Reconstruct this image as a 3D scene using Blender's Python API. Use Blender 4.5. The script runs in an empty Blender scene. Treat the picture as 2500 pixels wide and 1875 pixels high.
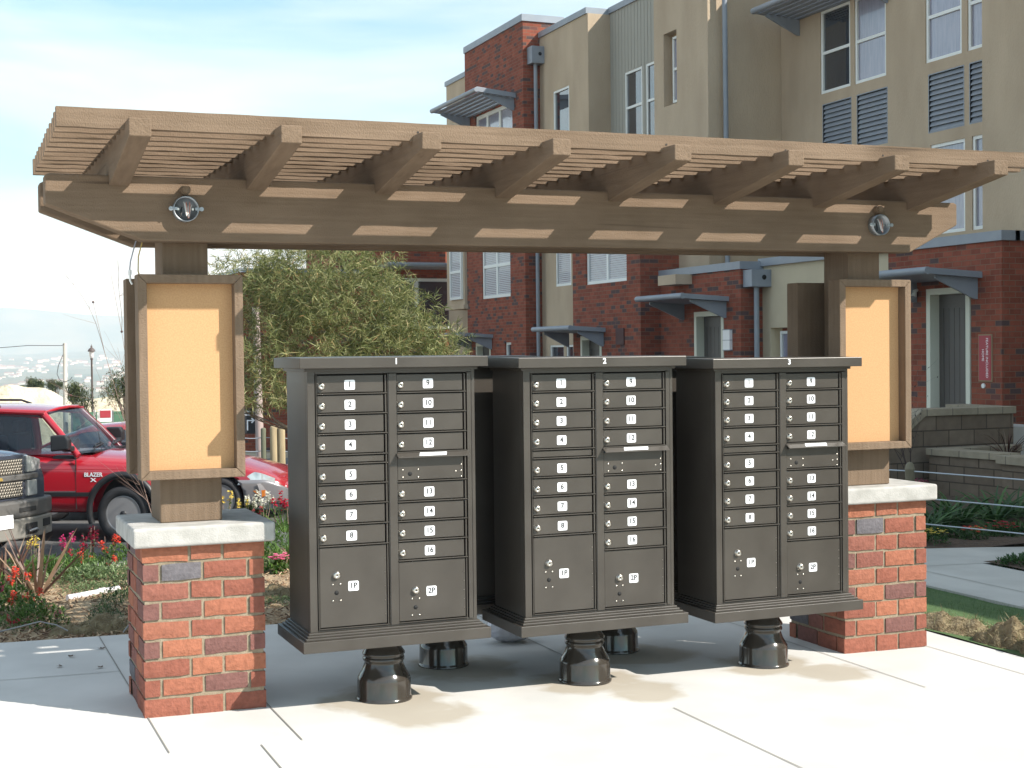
import bpy, bmesh, math, random
from mathutils import Vector, Matrix
R = math.radians
random.seed(7)
sc = bpy.context.scene
col = sc.collection

# ------------------------------------------------------------------ camera
cam = bpy.data.objects.new('camera', bpy.data.cameras.new('camera'))
col.objects.link(cam)
cam.data.sensor_width = 36.0
cam.data.lens = 3509.4 / 2500 * 36.0
cam.data.clip_start = 0.05
cam.data.clip_end = 60000
yaw, pit, rol = R(21.9895), R(-1.3111), R(-0.6336)
F_ = Vector((math.sin(yaw) * math.cos(pit), math.cos(yaw) * math.cos(pit), math.sin(pit)))
r0 = Vector((math.cos(yaw), -math.sin(yaw), 0)); u0 = r0.cross(F_)
R_ = r0 * math.cos(rol) + u0 * math.sin(rol); U_ = -r0 * math.sin(rol) + u0 * math.cos(rol)
cam.matrix_world = Matrix(((R_.x, U_.x, -F_.x, -1.1666), (R_.y, U_.y, -F_.y, -5.9442), (R_.z, U_.z, -F_.z, 1.4931), (0, 0, 0, 1)))
sc.camera = cam

# ------------------------------------------------------------------ exposure
sc.view_settings.view_transform = 'Standard'
sc.view_settings.look = 'None'
sc.view_settings.gamma = 1
sc.view_settings.exposure = 0.90
sc.cycles.use_denoising = True
sc.cycles.max_bounces = 8
sc.cycles.transparent_max_bounces = 12
sc.cycles.volume_bounces = 0

# ------------------------------------------------------------------ sun and sky
SUN = Vector((0.88, -0.88, 1.0)).normalized()
el = math.asin(SUN.z); az = math.atan2(SUN.x, SUN.y)
sl = bpy.data.lights.new('sun', 'SUN'); sl.energy = 4.4; sl.angle = R(0.5); sl.color = (1.0, 0.965, 0.905)
so = bpy.data.objects.new('sun', sl); col.objects.link(so)
so.rotation_euler = SUN.to_track_quat('Z', 'Y').to_euler()
w = bpy.data.worlds.new('World'); sc.world = w; w.use_nodes = True
nt = w.node_tree; nt.nodes.clear()
N = nt.nodes.new; L = nt.links.new
sky = N('ShaderNodeTexSky'); sky.sky_type = 'NISHITA'; sky.sun_disc = False
sky.sun_elevation = el; sky.sun_rotation = az; sky.air_density = 1.0; sky.dust_density = 1.2; sky.ozone_density = 1.2
tc = N('ShaderNodeTexCoord'); mp = N('ShaderNodeMapping'); mp.inputs['Scale'].default_value = (1.1, 1.6, 6.5); mp.inputs['Rotation'].default_value = (0.0, 0.12, 0.5)
mp.inputs['Location'].default_value = (0.35, 0.2, 0.9)
no = N('ShaderNodeTexNoise'); no.inputs['Scale'].default_value = 1.3; no.inputs['Detail'].default_value = 9; no.inputs['Roughness'].default_value = 0.55; no.inputs['Distortion'].default_value = 0.5
cr = N('ShaderNodeValToRGB'); cr.color_ramp.elements[0].position = 0.42; cr.color_ramp.elements[1].position = 0.66
cr.color_ramp.elements[0].color = (0.12, 0.12, 0.12, 1)
mx = N('ShaderNodeMix'); mx.data_type = 'RGBA'; mx.inputs[7].default_value = (7.2, 7.6, 7.8, 1)
bg = N('ShaderNodeBackground'); bg.inputs['Strength'].default_value = 0.098
ou = N('ShaderNodeOutputWorld')
L(tc.outputs['Generated'], mp.inputs['Vector']); L(mp.outputs[0], no.inputs['Vector']); L(no.outputs['Fac'], cr.inputs[0])
tn = N('ShaderNodeMix'); tn.data_type = 'RGBA'; tn.blend_type = 'MULTIPLY'; tn.inputs[0].default_value = 1.0; tn.inputs[7].default_value = (0.72, 1.16, 1.22, 1)
L(sky.outputs[0], tn.inputs[6]); L(cr.outputs[0], mx.inputs[0]); L(tn.outputs[2], mx.inputs[6]); L(mx.outputs[2], bg.inputs['Color']); L(bg.outputs[0], ou.inputs[0])

# ================================================================== materials
MATS = {}
def mat(name, c, rough=0.7, metal=0.0, c2=None, nscale=6.0, bump=0.0, bscale=60.0, stretch=(1, 1, 1), spec=0.5, coat=0.0, rng=(0.35, 0.65), detail=6, emit=None, bdist=0.004):
    if name in MATS: return MATS[name]
    m = bpy.data.materials.new(name); m.use_nodes = True
    nt = m.node_tree; b = nt.nodes['Principled BSDF']; N = nt.nodes.new; L = nt.links.new
    b.inputs['Base Color'].default_value = (*c, 1); b.inputs['Roughness'].default_value = rough
    b.inputs['Metallic'].default_value = metal; b.inputs['Specular IOR Level'].default_value = spec
    b.inputs['Coat Weight'].default_value = coat; b.inputs['Coat Roughness'].default_value = 0.04
    if c2 or bump:
        tc = N('ShaderNodeTexCoord'); mp = N('ShaderNodeMapping'); mp.inputs['Scale'].default_value = stretch
        L(tc.outputs['Object'], mp.inputs[0])
    if c2:
        n = N('ShaderNodeTexNoise'); n.inputs['Scale'].default_value = nscale; n.inputs['Detail'].default_value = detail
        r = N('ShaderNodeMapRange'); r.inputs[1].default_value = rng[0]; r.inputs[2].default_value = rng[1]
        x = N('ShaderNodeMix'); x.data_type = 'RGBA'; x.inputs[6].default_value = (*c, 1); x.inputs[7].default_value = (*c2, 1)
        L(mp.outputs[0], n.inputs['Vector']); L(n.outputs['Fac'], r.inputs[0]); L(r.outputs[0], x.inputs[0]); L(x.outputs[2], b.inputs['Base Color'])
    if bump:
        n2 = N('ShaderNodeTexNoise'); n2.inputs['Scale'].default_value = bscale; n2.inputs['Detail'].default_value = 5
        bp = N('ShaderNodeBump'); bp.inputs['Strength'].default_value = bump; bp.inputs['Distance'].default_value = bdist
        L(mp.outputs[0], n2.inputs['Vector']); L(n2.outputs['Fac'], bp.inputs['Height']); L(bp.outputs[0], b.inputs['Normal'])
    if emit: b.inputs['Emission Color'].default_value = (*c, 1); b.inputs['Emission Strength'].default_value = emit
    MATS[name] = m; return m

def brick_mat(name, w=0.205, h=0.0805, dark=0.13, reds=((0.19, 0.056, 0.036), (0.28, 0.085, 0.052)), mortar=(0.20, 0.12, 0.085), off=0.5, greys=(0.095, 0.062, 0.060), msize=0.006, bump=0.6):
    if name in MATS: return MATS[name]
    m = bpy.data.materials.new(name); m.use_nodes = True
    nt = m.node_tree; b = nt.nodes['Principled BSDF']; N = nt.nodes.new; L = nt.links.new
    g = N('ShaderNodeNewGeometry'); s = N('ShaderNodeSeparateXYZ'); L(g.outputs['Position'], s.inputs[0])
    ad = N('ShaderNodeMath'); ad.operation = 'ADD'; L(s.outputs[0], ad.inputs[0]); L(s.outputs[1], ad.inputs[1])
    cb = N('ShaderNodeCombineXYZ'); L(ad.outputs[0], cb.inputs[0]); L(s.outputs[2], cb.inputs[1])
    br = N('ShaderNodeTexBrick'); br.offset = off; br.inputs['Scale'].default_value = 1; br.inputs['Brick Width'].default_value = w
    br.inputs['Row Height'].default_value = h; br.inputs['Mortar Size'].default_value = msize; br.inputs['Mortar Smooth'].default_value = 0.2
    br.inputs['Color1'].default_value = (0, 0, 0, 1); br.inputs['Color2'].default_value = (1, 1, 1, 1); br.inputs['Mortar'].default_value = (0.5, 0.5, 0.5, 1)
    L(cb.outputs[0], br.inputs['Vector'])
    cr = N('ShaderNodeValToRGB'); e = cr.color_ramp.elements
    e[0].position = 0.0; e[0].color = (*greys, 1); e[1].position = 1.0; e[1].color = (*reds[1], 1)
    a = cr.color_ramp.elements.new(dark); a.color = (*greys, 1)
    a = cr.color_ramp.elements.new(dark + 0.03); a.color = (*reds[0], 1)
    L(br.outputs['Color'], cr.inputs[0])
    n = N('ShaderNodeTexNoise'); n.inputs['Scale'].default_value = 9; n.inputs['Detail'].default_value = 8; L(g.outputs['Position'], n.inputs['Vector'])
    v = N('ShaderNodeHueSaturation'); mr = N('ShaderNodeMapRange'); mr.inputs[3].default_value = 0.7; mr.inputs[4].default_value = 1.3
    L(n.outputs['Fac'], mr.inputs[0]); L(mr.outputs[0], v.inputs['Value']); L(cr.outputs[0], v.inputs['Color'])
    x = N('ShaderNodeMix'); x.data_type = 'RGBA'; x.inputs[7].default_value = (*mortar, 1)
    L(br.outputs['Fac'], x.inputs[0]); L(v.outputs[0], x.inputs[6]); L(x.outputs[2], b.inputs['Base Color'])
    bp = N('ShaderNodeBump'); bp.invert = True; bp.inputs['Strength'].default_value = bump; bp.inputs['Distance'].default_value = 0.008
    L(br.outputs['Fac'], bp.inputs['Height']); L(bp.outputs[0], b.inputs['Normal'])
    b.inputs['Roughness'].default_value = 0.9; b.inputs['Specular IOR Level'].default_value = 0.2
    MATS[name] = m; return m

def island_mat(name, stops, rough=0.9, bump=0.5, bscale=55, noise=(0.75, 1.25), spec=0.2, trans=0.0, nscale=25):
    """colour picked at random for every separate piece of the mesh"""
    if name in MATS: return MATS[name]
    m = bpy.data.materials.new(name); m.use_nodes = True
    nt = m.node_tree; b = nt.nodes['Principled BSDF']; N = nt.nodes.new; L = nt.links.new
    g = N('ShaderNodeNewGeometry'); cr = N('ShaderNodeValToRGB'); cr.color_ramp.interpolation = 'LINEAR'
    e = cr.color_ramp.elements
    e[0].position = stops[0][0]; e[0].color = (*stops[0][1], 1); e[1].position = stops[-1][0]; e[1].color = (*stops[-1][1], 1)
    for p, c in stops[1:-1]: a = e.new(p); a.color = (*c, 1)
    L(g.outputs['Random Per Island'], cr.inputs[0])
    tc = N('ShaderNodeTexCoord')
    n = N('ShaderNodeTexNoise'); n.inputs['Scale'].default_value = nscale; n.inputs['Detail'].default_value = 8; L(tc.outputs['Object'], n.inputs['Vector'])
    mr = N('ShaderNodeMapRange'); mr.inputs[1].default_value = 0.3; mr.inputs[2].default_value = 0.7; mr.inputs[3].default_value = noise[0]; mr.inputs[4].default_value = noise[1]
    v = N('ShaderNodeHueSaturation'); L(n.outputs['Fac'], mr.inputs[0]); L(mr.outputs[0], v.inputs['Value']); L(cr.outputs[0], v.inputs['Color'])
    L(v.outputs[0], b.inputs['Base Color'])
    if bump:
        n2 = N('ShaderNodeTexNoise'); n2.inputs['Scale'].default_value = bscale; n2.inputs['Detail'].default_value = 6; L(tc.outputs['Object'], n2.inputs['Vector'])
        bp = N('ShaderNodeBump'); bp.inputs['Strength'].default_value = bump; bp.inputs['Distance'].default_value = 0.006
        L(n2.outputs['Fac'], bp.inputs['Height']); L(bp.outputs[0], b.inputs['Normal'])
    b.inputs['Roughness'].default_value = rough; b.inputs['Specular IOR Level'].default_value = spec
    if trans:
        t = N('ShaderNodeBsdfTranslucent'); ms = N('ShaderNodeMixShader'); ms.inputs[0].default_value = trans
        L(v.outputs[0], t.inputs[0]); L(b.outputs[0], ms.inputs[1]); L(t.outputs[0], ms.inputs[2]); L(ms.outputs[0], nt.nodes['Material Output'].inputs[0])
    MATS[name] = m; return m

def glass_mat(name, tint, mixf=0.5, rough=0.03):
    if name in MATS: return MATS[name]
    m = bpy.data.materials.new(name); m.use_nodes = True
    nt = m.node_tree; N = nt.nodes.new; L = nt.links.new; b = nt.nodes['Principled BSDF']
    b.inputs['Base Color'].default_value = (*tint, 1); b.inputs['Roughness'].default_value = rough; b.inputs['Specular IOR Level'].default_value = 0.9
    t = N('ShaderNodeBsdfTransparent'); t.inputs[0].default_value = (0.8, 0.88, 0.9, 1); ms = N('ShaderNodeMixShader'); ms.inputs[0].default_value = mixf
    L(t.outputs[0], ms.inputs[1]); L(b.outputs[0], ms.inputs[2]); L(ms.outputs[0], nt.nodes['Material Output'].inputs[0])
    MATS[name] = m; return m

def wood_mat(name, c, c2, axis):
    """rough sawn stained timber, grain along the given axis"""
    if name in MATS: return MATS[name]
    m = bpy.data.materials.new(name); m.use_nodes = True
    nt = m.node_tree; b = nt.nodes['Principled BSDF']; N = nt.nodes.new; L = nt.links.new
    tc = N('ShaderNodeTexCoord')
    def nz(st, sc_, det=6):
        mp = N('ShaderNodeMapping'); mp.inputs['Scale'].default_value = st; L(tc.outputs['Object'], mp.inputs[0])
        n = N('ShaderNodeTexNoise'); n.inputs['Scale'].default_value = sc_; n.inputs['Detail'].default_value = det; L(mp.outputs[0], n.inputs['Vector']); return n
    st = [1, 1, 1]; st[axis] = 0.06
    grain = nz(st, 55); saw = nz([1 if i != axis else 1.8 for i in range(3)], 130, 3); blot = nz((1, 1, 1), 3.5, 8)
    r = N('ShaderNodeMapRange'); r.inputs[1].default_value = 0.3; r.inputs[2].default_value = 0.7; L(grain.outputs['Fac'], r.inputs[0])
    a = N('ShaderNodeMath'); a.operation = 'MULTIPLY_ADD'; a.inputs[1].default_value = 0.5; L(r.outputs[0], a.inputs[0])
    r2 = N('ShaderNodeMapRange'); r2.inputs[1].default_value = 0.35; r2.inputs[2].default_value = 0.65; r2.inputs[4].default_value = 0.5; L(blot.outputs['Fac'], r2.inputs[0]); L(r2.outputs[0], a.inputs[2])
    x = N('ShaderNodeMix'); x.data_type = 'RGBA'; x.inputs[6].default_value = (*c, 1); x.inputs[7].default_value = (*c2, 1); L(a.outputs[0], x.inputs[0])
    ck = nz([.035 if i == axis else 1 for i in range(3)], 24, 2); r3 = N('ShaderNodeMapRange'); r3.inputs[1].default_value = 0.70; r3.inputs[2].default_value = 0.76; r3.inputs[4].default_value = 0.6; L(ck.outputs['Fac'], r3.inputs[0])
    x2 = N('ShaderNodeMix'); x2.data_type = 'RGBA'; x2.inputs[7].default_value = (0.035, 0.024, 0.016, 1); L(r3.outputs[0], x2.inputs[0]); L(x.outputs[2], x2.inputs[6]); L(x2.outputs[2], b.inputs['Base Color'])
    ad = N('ShaderNodeMath'); ad.operation = 'ADD'; L(grain.outputs['Fac'], ad.inputs[0]); L(saw.outputs['Fac'], ad.inputs[1])
    bp = N('ShaderNodeBump'); bp.inputs['Strength'].default_value = 0.75; bp.inputs['Distance'].default_value = 0.004
    L(ad.outputs[0], bp.inputs['Height']); L(bp.outputs[0], b.inputs['Normal'])
    b.inputs['Roughness'].default_value = 0.85; b.inputs['Specular IOR Level'].default_value = 0.25
    MATS[name] = m; return m

WC, WC2 = (0.152, 0.106, 0.070), (0.225, 0.160, 0.110)
woodx = wood_mat('timber_along_x', WC, WC2, 0); woody = wood_mat('timber_along_y', WC, WC2, 1); woodz = wood_mat('timber_along_z', WC, WC2, 2)
paint = mat('bronze_paint', (0.050, 0.043, 0.036), 0.33, 0, (0.066, 0.058, 0.049), 5, 0.12, 420, spec=0.45, bdist=0.001)
paintd = mat('bronze_paint_glossy', (0.040, 0.034, 0.028), 0.16, 0, spec=0.5, coat=0.5)
gap = mat('black_gap', (0.01, 0.01, 0.01), 0.8)
chrome = mat('nickel', (0.62, 0.58, 0.52), 0.28, 1.0)
white = mat('white_label', (0.85, 0.86, 0.88), 0.4)
ink = mat('black_ink', (0.02, 0.02, 0.022), 0.6)
inkblue = mat('blue_ink', (0.03, 0.06, 0.25), 0.6)
inkred = mat('red_label', (0.36, 0.035, 0.05), 0.5)
conc_cap = mat('cast_concrete', (0.36, 0.35, 0.325), 0.9, 0, (0.47, 0.455, 0.43), 14, 0.5, 160, detail=10, spec=0.2)
stucco = mat('beige_stucco', (0.415, 0.33, 0.24), 0.95, 0, (0.49, 0.395, 0.29), 1.6, 0.9, 45, spec=0.1, detail=12, stretch=(1, 1, .35), bdist=.012)
stuccol = mat('pale_stucco', (0.47, 0.41, 0.30), 0.95, 0, (0.50, 0.44, 0.32), 2.5, 0.6, 45, spec=0.1, detail=10)
siding = mat('grey_siding_paint', (0.33, 0.32, 0.28), 0.8)
metal = mat('grey_painted_metal', (0.22, 0.245, 0.285), 0.45, 0.0, (0.25, 0.275, 0.31), 4, spec=0.5)
metald = mat('dark_grey_metal', (0.09, 0.10, 0.115), 0.5)
vinyl = mat('white_vinyl', (0.74, 0.76, 0.74), 0.45)
trimc = mat('cream_trim', (0.62, 0.62, 0.52), 0.6)
pane = mat('window_glass', (0.035, 0.04, 0.05), 0.04, 0, spec=1.0, coat=1.0)
curtain = mat('curtained_glass', (0.20, 0.20, 0.27), 0.25, 0, (0.27, 0.26, 0.33), 5, stretch=(6, 6, 0.6), spec=0.9, coat=1.0)
blind = mat('window_blind', (0.50, 0.50, 0.53), 0.6)
doorm = mat('grey_brown_door', (0.085, 0.075, 0.068), 0.5)
bwall = brick_mat('wall_brick')
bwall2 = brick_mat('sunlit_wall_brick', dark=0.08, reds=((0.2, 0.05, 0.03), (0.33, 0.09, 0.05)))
galv = mat('galvanised_steel', (0.36, 0.38, 0.40), 0.4, 0.85, (0.28, 0.3, 0.32), 30)
cork = mat('cork_board', (0.50, 0.29, 0.145), 0.95, 0, (0.56, 0.34, 0.175), 160, 0.3, 300, spec=0.1, detail=4, bdist=0.001)

# ================================================================== mesh helpers
class MB:
    def __init__(s): s.v = []; s.f = []; s.m = []; s.sm = []
    def add(s, vs, fs, mi=0, smooth=False, M=None):
        o = len(s.v)
        s.v += [tuple(M @ Vector(p)) if M is not None else tuple(p) for p in vs]
        for f in fs: s.f.append(tuple(i + o for i in f)); s.m.append(mi); s.sm.append(smooth)
        return s
    def box(s, x0, x1, y0, y1, z0, z1, mi=0, M=None):
        return s.add([(x0, y0, z0), (x1, y0, z0), (x1, y1, z0), (x0, y1, z0), (x0, y0, z1), (x1, y0, z1), (x1, y1, z1), (x0, y1, z1)],
                     [(0, 3, 2, 1), (4, 5, 6, 7), (0, 1, 5, 4), (1, 2, 6, 5), (2, 3, 7, 6), (3, 0, 4, 7)], mi, False, M)
    def prism(s, poly, a0, a1, axis, mi=0, M=None):
        """poly: 2D points in the other two axes (ordered), extruded from a0 to a1 along axis"""
        n = len(poly)
        def P(p, a):
            return [(a, p[0], p[1]), (p[0], a, p[1]), (p[0], p[1], a)][axis]
        vs = [P(p, a0) for p in poly] + [P(p, a1) for p in poly]
        fs = [tuple(range(n)), tuple(range(2 * n - 1, n - 1, -1))] + [(i, i + n, (i + 1) % n + n, (i + 1) % n) for i in range(n)]
        return s.add(vs, fs, mi, False, M)
    def tube(s, pts, r, n=8, mi=0, caps=True, M=None):
        pts = [Vector(p) for p in pts]; rs = r if isinstance(r, (list, tuple)) else [r] * len(pts)
        vs = []; fs = []; up = None
        for i, p in enumerate(pts):
            d = (pts[min(i + 1, len(pts) - 1)] - pts[max(i - 1, 0)]).normalized()
            if up is None:
                up = d.orthogonal().normalized()
            up = (up - d * up.dot(d)); up = up.normalized() if up.length > 1e-6 else d.orthogonal().normalized()
            b = d.cross(up)
            for k in range(n):
                a = 2 * math.pi * k / n
                vs.append(p + (up * math.cos(a) + b * math.sin(a)) * rs[i])
        for i in range(len(pts) - 1):
            for k in range(n):
                fs.append((i * n + k, i * n + (k + 1) % n, (i + 1) * n + (k + 1) % n, (i + 1) * n + k))
        s.add(vs, fs, mi, True, M)
        if caps:
            q = len(pts) - 1
            s.add(vs[:n], [tuple(range(n - 1, -1, -1))], mi, False, M); s.add(vs[q * n:], [tuple(range(n))], mi, False, M)
        return s
    def lathe(s, prof, n=32, mi=0, c=(0, 0, 0), axis='z', smooth=True, M=None):
        vs = []; fs = []
        for r, z in prof:
            for k in range(n):
                a = 2 * math.pi * k / n; x, y = r * math.cos(a), r * math.sin(a)
                p = (x, y, z) if axis == 'z' else ((x, -z, y) if axis == 'y' else (z, x, y))
                vs.append((p[0] + c[0], p[1] + c[1], p[2] + c[2]))
        for i in range(len(prof) - 1):
            for k in range(n):
                fs.append((i * n + k, i * n + (k + 1) % n, (i + 1) * n + (k + 1) % n, (i + 1) * n + k))
        s.add(vs, fs, mi, smooth, M)
        if prof[0][0] > 1e-5: s.add(vs[:n], [tuple(range(n - 1, -1, -1))], mi, False, M)
        if prof[-1][0] > 1e-5: s.add(vs[-n:], [tuple(range(n))], mi, False, M)
        return s
    def grid(s, fn, nu, nv, mi=0, smooth=True, closeu=False):
        vs = [fn(i / (nu if closeu else nu - 1), j / (nv - 1)) for j in range(nv) for i in range(nu)]
        fs = []
        for j in range(nv - 1):
            for i in range(nu if closeu else nu - 1):
                fs.append((j * nu + i, j * nu + (i + 1) % nu, (j + 1) * nu + (i + 1) % nu, (j + 1) * nu + i))
        return s.add(vs, fs, mi, smooth)
    def text(s, body, M, size, mi=0, ext=0.0006, bold=False, align='CENTER'):
        cu = bpy.data.curves.new('lettering', 'FONT'); cu.body = body; cu.size = size; cu.align_x = align; cu.align_y = 'CENTER'; cu.extrude = ext
        if bold: cu.offset = size * 0.025
        ob = bpy.data.objects.new('lettering', cu); col.objects.link(ob)
        dg = bpy.context.evaluated_depsgraph_get(); me = bpy.data.meshes.new_from_object(ob.evaluated_get(dg))
        s.add([v.co[:] for v in me.vertices], [tuple(p.vertices) for p in me.polygons], mi, False, M)
        bpy.data.objects.remove(ob); bpy.data.curves.remove(cu); bpy.data.meshes.remove(me)
        return s
    def build(s, name, mats, parent=None, bevel=0, seg=2, sub=0, merge=False):
        me = bpy.data.meshes.new(name)
        off = Vector(parent.get('_o', (0, 0, 0))) if parent else Vector((0, 0, 0))
        me.from_pydata([tuple(Vector(v) - off) for v in s.v], [], s.f)
        mats = mats if isinstance(mats, (list, tuple)) else [mats]
        for m in mats: me.materials.append(m)
        me.polygons.foreach_set('material_index', s.m); me.polygons.foreach_set('use_smooth', s.sm)
        bm = bmesh.new(); bm.from_mesh(me)
        if merge: bmesh.ops.remove_doubles(bm, verts=bm.verts, dist=1e-4)
        bmesh.ops.recalc_face_normals(bm, faces=bm.faces)
        bm.to_mesh(me); bm.free()
        o = bpy.data.objects.new(name, me); col.objects.link(o)
        if parent:
            o.parent = parent
            if '_o' in parent: o['_o'] = tuple(parent['_o'])
        if bevel:
            b = o.modifiers.new('bevel', 'BEVEL'); b.width = bevel; b.segments = seg; b.limit_method = 'ANGLE'; b.angle_limit = R(35)
        if sub:
            b = o.modifiers.new('subdivision', 'SUBSURF'); b.levels = sub; b.render_levels = sub
        return o

def tag(o, label=None, cat=None, group=None, kind=None):
    if label: o['label'] = label
    if cat: o['category'] = cat
    if group: o['group'] = group
    if kind: o['kind'] = kind
    return o
def thing(name, label, cat, loc=(0, 0, 0), rz=0, group=None):
    o = bpy.data.objects.new(name, None); col.objects.link(o); o.location = loc; o.rotation_euler = (0, 0, rz); o.empty_display_size = 0.1
    tag(o, label, cat, group); return o
def wthing(name, label, cat, loc, group=None):
    """a thing whose parts are given in world coordinates"""
    o = thing(name, label, cat, loc, 0, group); o['_o'] = loc; return o
def dup(root, loc, rz, label=None, group=None, scale=None, cat=None):
    def cp(o, par):
        c = o.copy(); col.objects.link(c); c.parent = par
        for ch in kids.get(o.name, []): cp(ch, c)
        return c
    kids = {}
    def walk(o):
        kids[o.name] = list(o.children)
        for ch in o.children: walk(ch)
    walk(root); r = cp(root, None); r.location = loc; r.rotation_euler = (0, 0, rz)
    if scale: r.scale = (scale,) * 3 if not isinstance(scale, tuple) else scale
    if label: r['label'] = label
    if group: r['group'] = group
    if cat: r['category'] = cat
    return r
def gz(x, y=0):
    """height of the ground"""
    if y > 1.9 and x < 3.0:                       # bed falling to the street
        t = min(1, (y - 1.9) / 8.6); e = -0.0145 * x + 0.01
        return e * (1 - t) - 0.98 * t
    if x <= 3.8: return 0.01 - 0.0145 * x
    pts = [(3.8, -0.045), (5.2, -0.19), (6.6, -0.22), (9, -0.34), (12, -0.42), (60, -0.6)]
    for (a, za), (b, zb_) in zip(pts, pts[1:]):
        if x <= b: return za + (zb_ - za) * (x - a) / (b - a)
    return -0.6
# ================================================================== SETTING
def conc_mat(name, base, stains=False):
    m = mat(name, base, 0.9, 0, tuple(c * 0.86 for c in base), 2.2, 0.35, 220, spec=0.15, detail=10, bdist=0.002)
    if stains:
        nt = m.node_tree; N = nt.nodes.new; L = nt.links.new; b = nt.nodes['Principled BSDF']
        src = b.inputs['Base Color'].links[0].from_socket
        g = N('ShaderNodeNewGeometry')
        last = None
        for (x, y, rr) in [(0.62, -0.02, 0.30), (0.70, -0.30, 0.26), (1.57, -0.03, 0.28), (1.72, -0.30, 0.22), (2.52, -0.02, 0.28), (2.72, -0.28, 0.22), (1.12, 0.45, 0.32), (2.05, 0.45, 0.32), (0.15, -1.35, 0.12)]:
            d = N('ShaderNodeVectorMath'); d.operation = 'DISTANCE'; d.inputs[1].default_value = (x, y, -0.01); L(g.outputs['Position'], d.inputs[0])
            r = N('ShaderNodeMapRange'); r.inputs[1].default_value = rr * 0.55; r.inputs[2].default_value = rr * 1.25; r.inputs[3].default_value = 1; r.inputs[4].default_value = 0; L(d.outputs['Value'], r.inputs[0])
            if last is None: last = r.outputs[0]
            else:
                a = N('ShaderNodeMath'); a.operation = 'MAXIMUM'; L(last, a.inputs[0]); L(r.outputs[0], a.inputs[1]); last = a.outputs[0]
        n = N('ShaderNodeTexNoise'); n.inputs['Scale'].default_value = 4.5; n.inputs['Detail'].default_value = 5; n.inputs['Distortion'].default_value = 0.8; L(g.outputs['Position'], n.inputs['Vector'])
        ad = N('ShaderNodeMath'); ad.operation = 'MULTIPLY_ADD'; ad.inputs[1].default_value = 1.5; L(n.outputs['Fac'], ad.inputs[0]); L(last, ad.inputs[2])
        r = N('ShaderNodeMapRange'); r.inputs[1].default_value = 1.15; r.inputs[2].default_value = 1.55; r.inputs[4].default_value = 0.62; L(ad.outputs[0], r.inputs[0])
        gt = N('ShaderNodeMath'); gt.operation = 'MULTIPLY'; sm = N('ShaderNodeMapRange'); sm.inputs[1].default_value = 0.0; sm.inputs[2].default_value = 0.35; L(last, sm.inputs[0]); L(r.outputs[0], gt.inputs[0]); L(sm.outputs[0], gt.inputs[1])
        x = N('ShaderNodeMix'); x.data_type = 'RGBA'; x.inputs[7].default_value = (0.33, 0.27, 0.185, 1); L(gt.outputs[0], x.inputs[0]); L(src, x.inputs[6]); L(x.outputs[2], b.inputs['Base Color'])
    return m
concm = conc_mat('plaza_concrete', (0.60, 0.585, 0.555), True)
walkm = conc_mat('walk_concrete', (0.50, 0.485, 0.45))
seam = mat('joint_seam', (0.24, 0.225, 0.2), 0.9)
asph = mat('asphalt', (0.085, 0.085, 0.088), 0.9, 0, (0.12, 0.118, 0.115), 3, 0.5, 120, detail=10)
soil = mat('mulch_soil', (0.30, 0.20, 0.115), 1.0, 0, (0.44, 0.34, 0.22), 14, 1.0, 38, detail=12, bdist=0.03)
soild = mat('dark_mulch', (0.060, 0.038, 0.025), 1.0, 0, (0.10, 0.065, 0.042), 18, 1.0, 40, detail=12, bdist=0.02)
turf = mat('turf', (0.045, 0.09, 0.025), 1.0, 0, (0.075, 0.13, 0.04), 30, 0.8, 200, detail=8)
earth = mat('far_dirt', (0.42, 0.36, 0.26), 1.0, 0, (0.30, 0.25, 0.17), 0.4, 0.6, 2, detail=10, bdist=0.2)

def sheet(name, x0, x1, y0, y1, m, nx=2, ny=2, dz=0.0, zf=None, kind='structure'):
    b = MB(); zf = zf or gz
    b.grid(lambda u, v: (x0 + (x1 - x0) * u, y0 + (y1 - y0) * v, zf(x0 + (x1 - x0) * u, y0 + (y1 - y0) * v) + dz), nx, ny)
    return tag(b.build(name, m), kind=kind)

# one ground sheet reaching the horizon (falls towards the valley)
def far_z(x, y):
    d = math.hypot(x - 2, y - 4)
    z = -1.02 if d < 24 else (-1.02 - 1.3 * min(1, (d - 24) / 30))
    if d > 54: z -= 28.0 * min(1, (d - 54) / 500)
    if d > 600: z -= 50 * min(1, (d - 600) / 900)
    return z
b = MB()
rad = [0.0, 1, 2, 4, 8, 14, 20, 24, 28, 34, 42, 54, 80, 130, 220, 400, 700, 1500, 4000, 12000, 30000]
vs = []
for r_ in rad:
    for k in range(48):
        a = 2 * math.pi * k / 48; x, y = 2 + r_ * math.cos(a), 4 + r_ * math.sin(a); vs.append((x, y, far_z(x, y)))
fs = [(i * 48 + k, i * 48 + (k + 1) % 48, (i + 1) * 48 + (k + 1) % 48, (i + 1) * 48 + k) for i in range(len(rad) - 1) for k in range(48)]
b.add(vs, fs, 0, True); tag(b.build('ground', earth), kind='structure')

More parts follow.
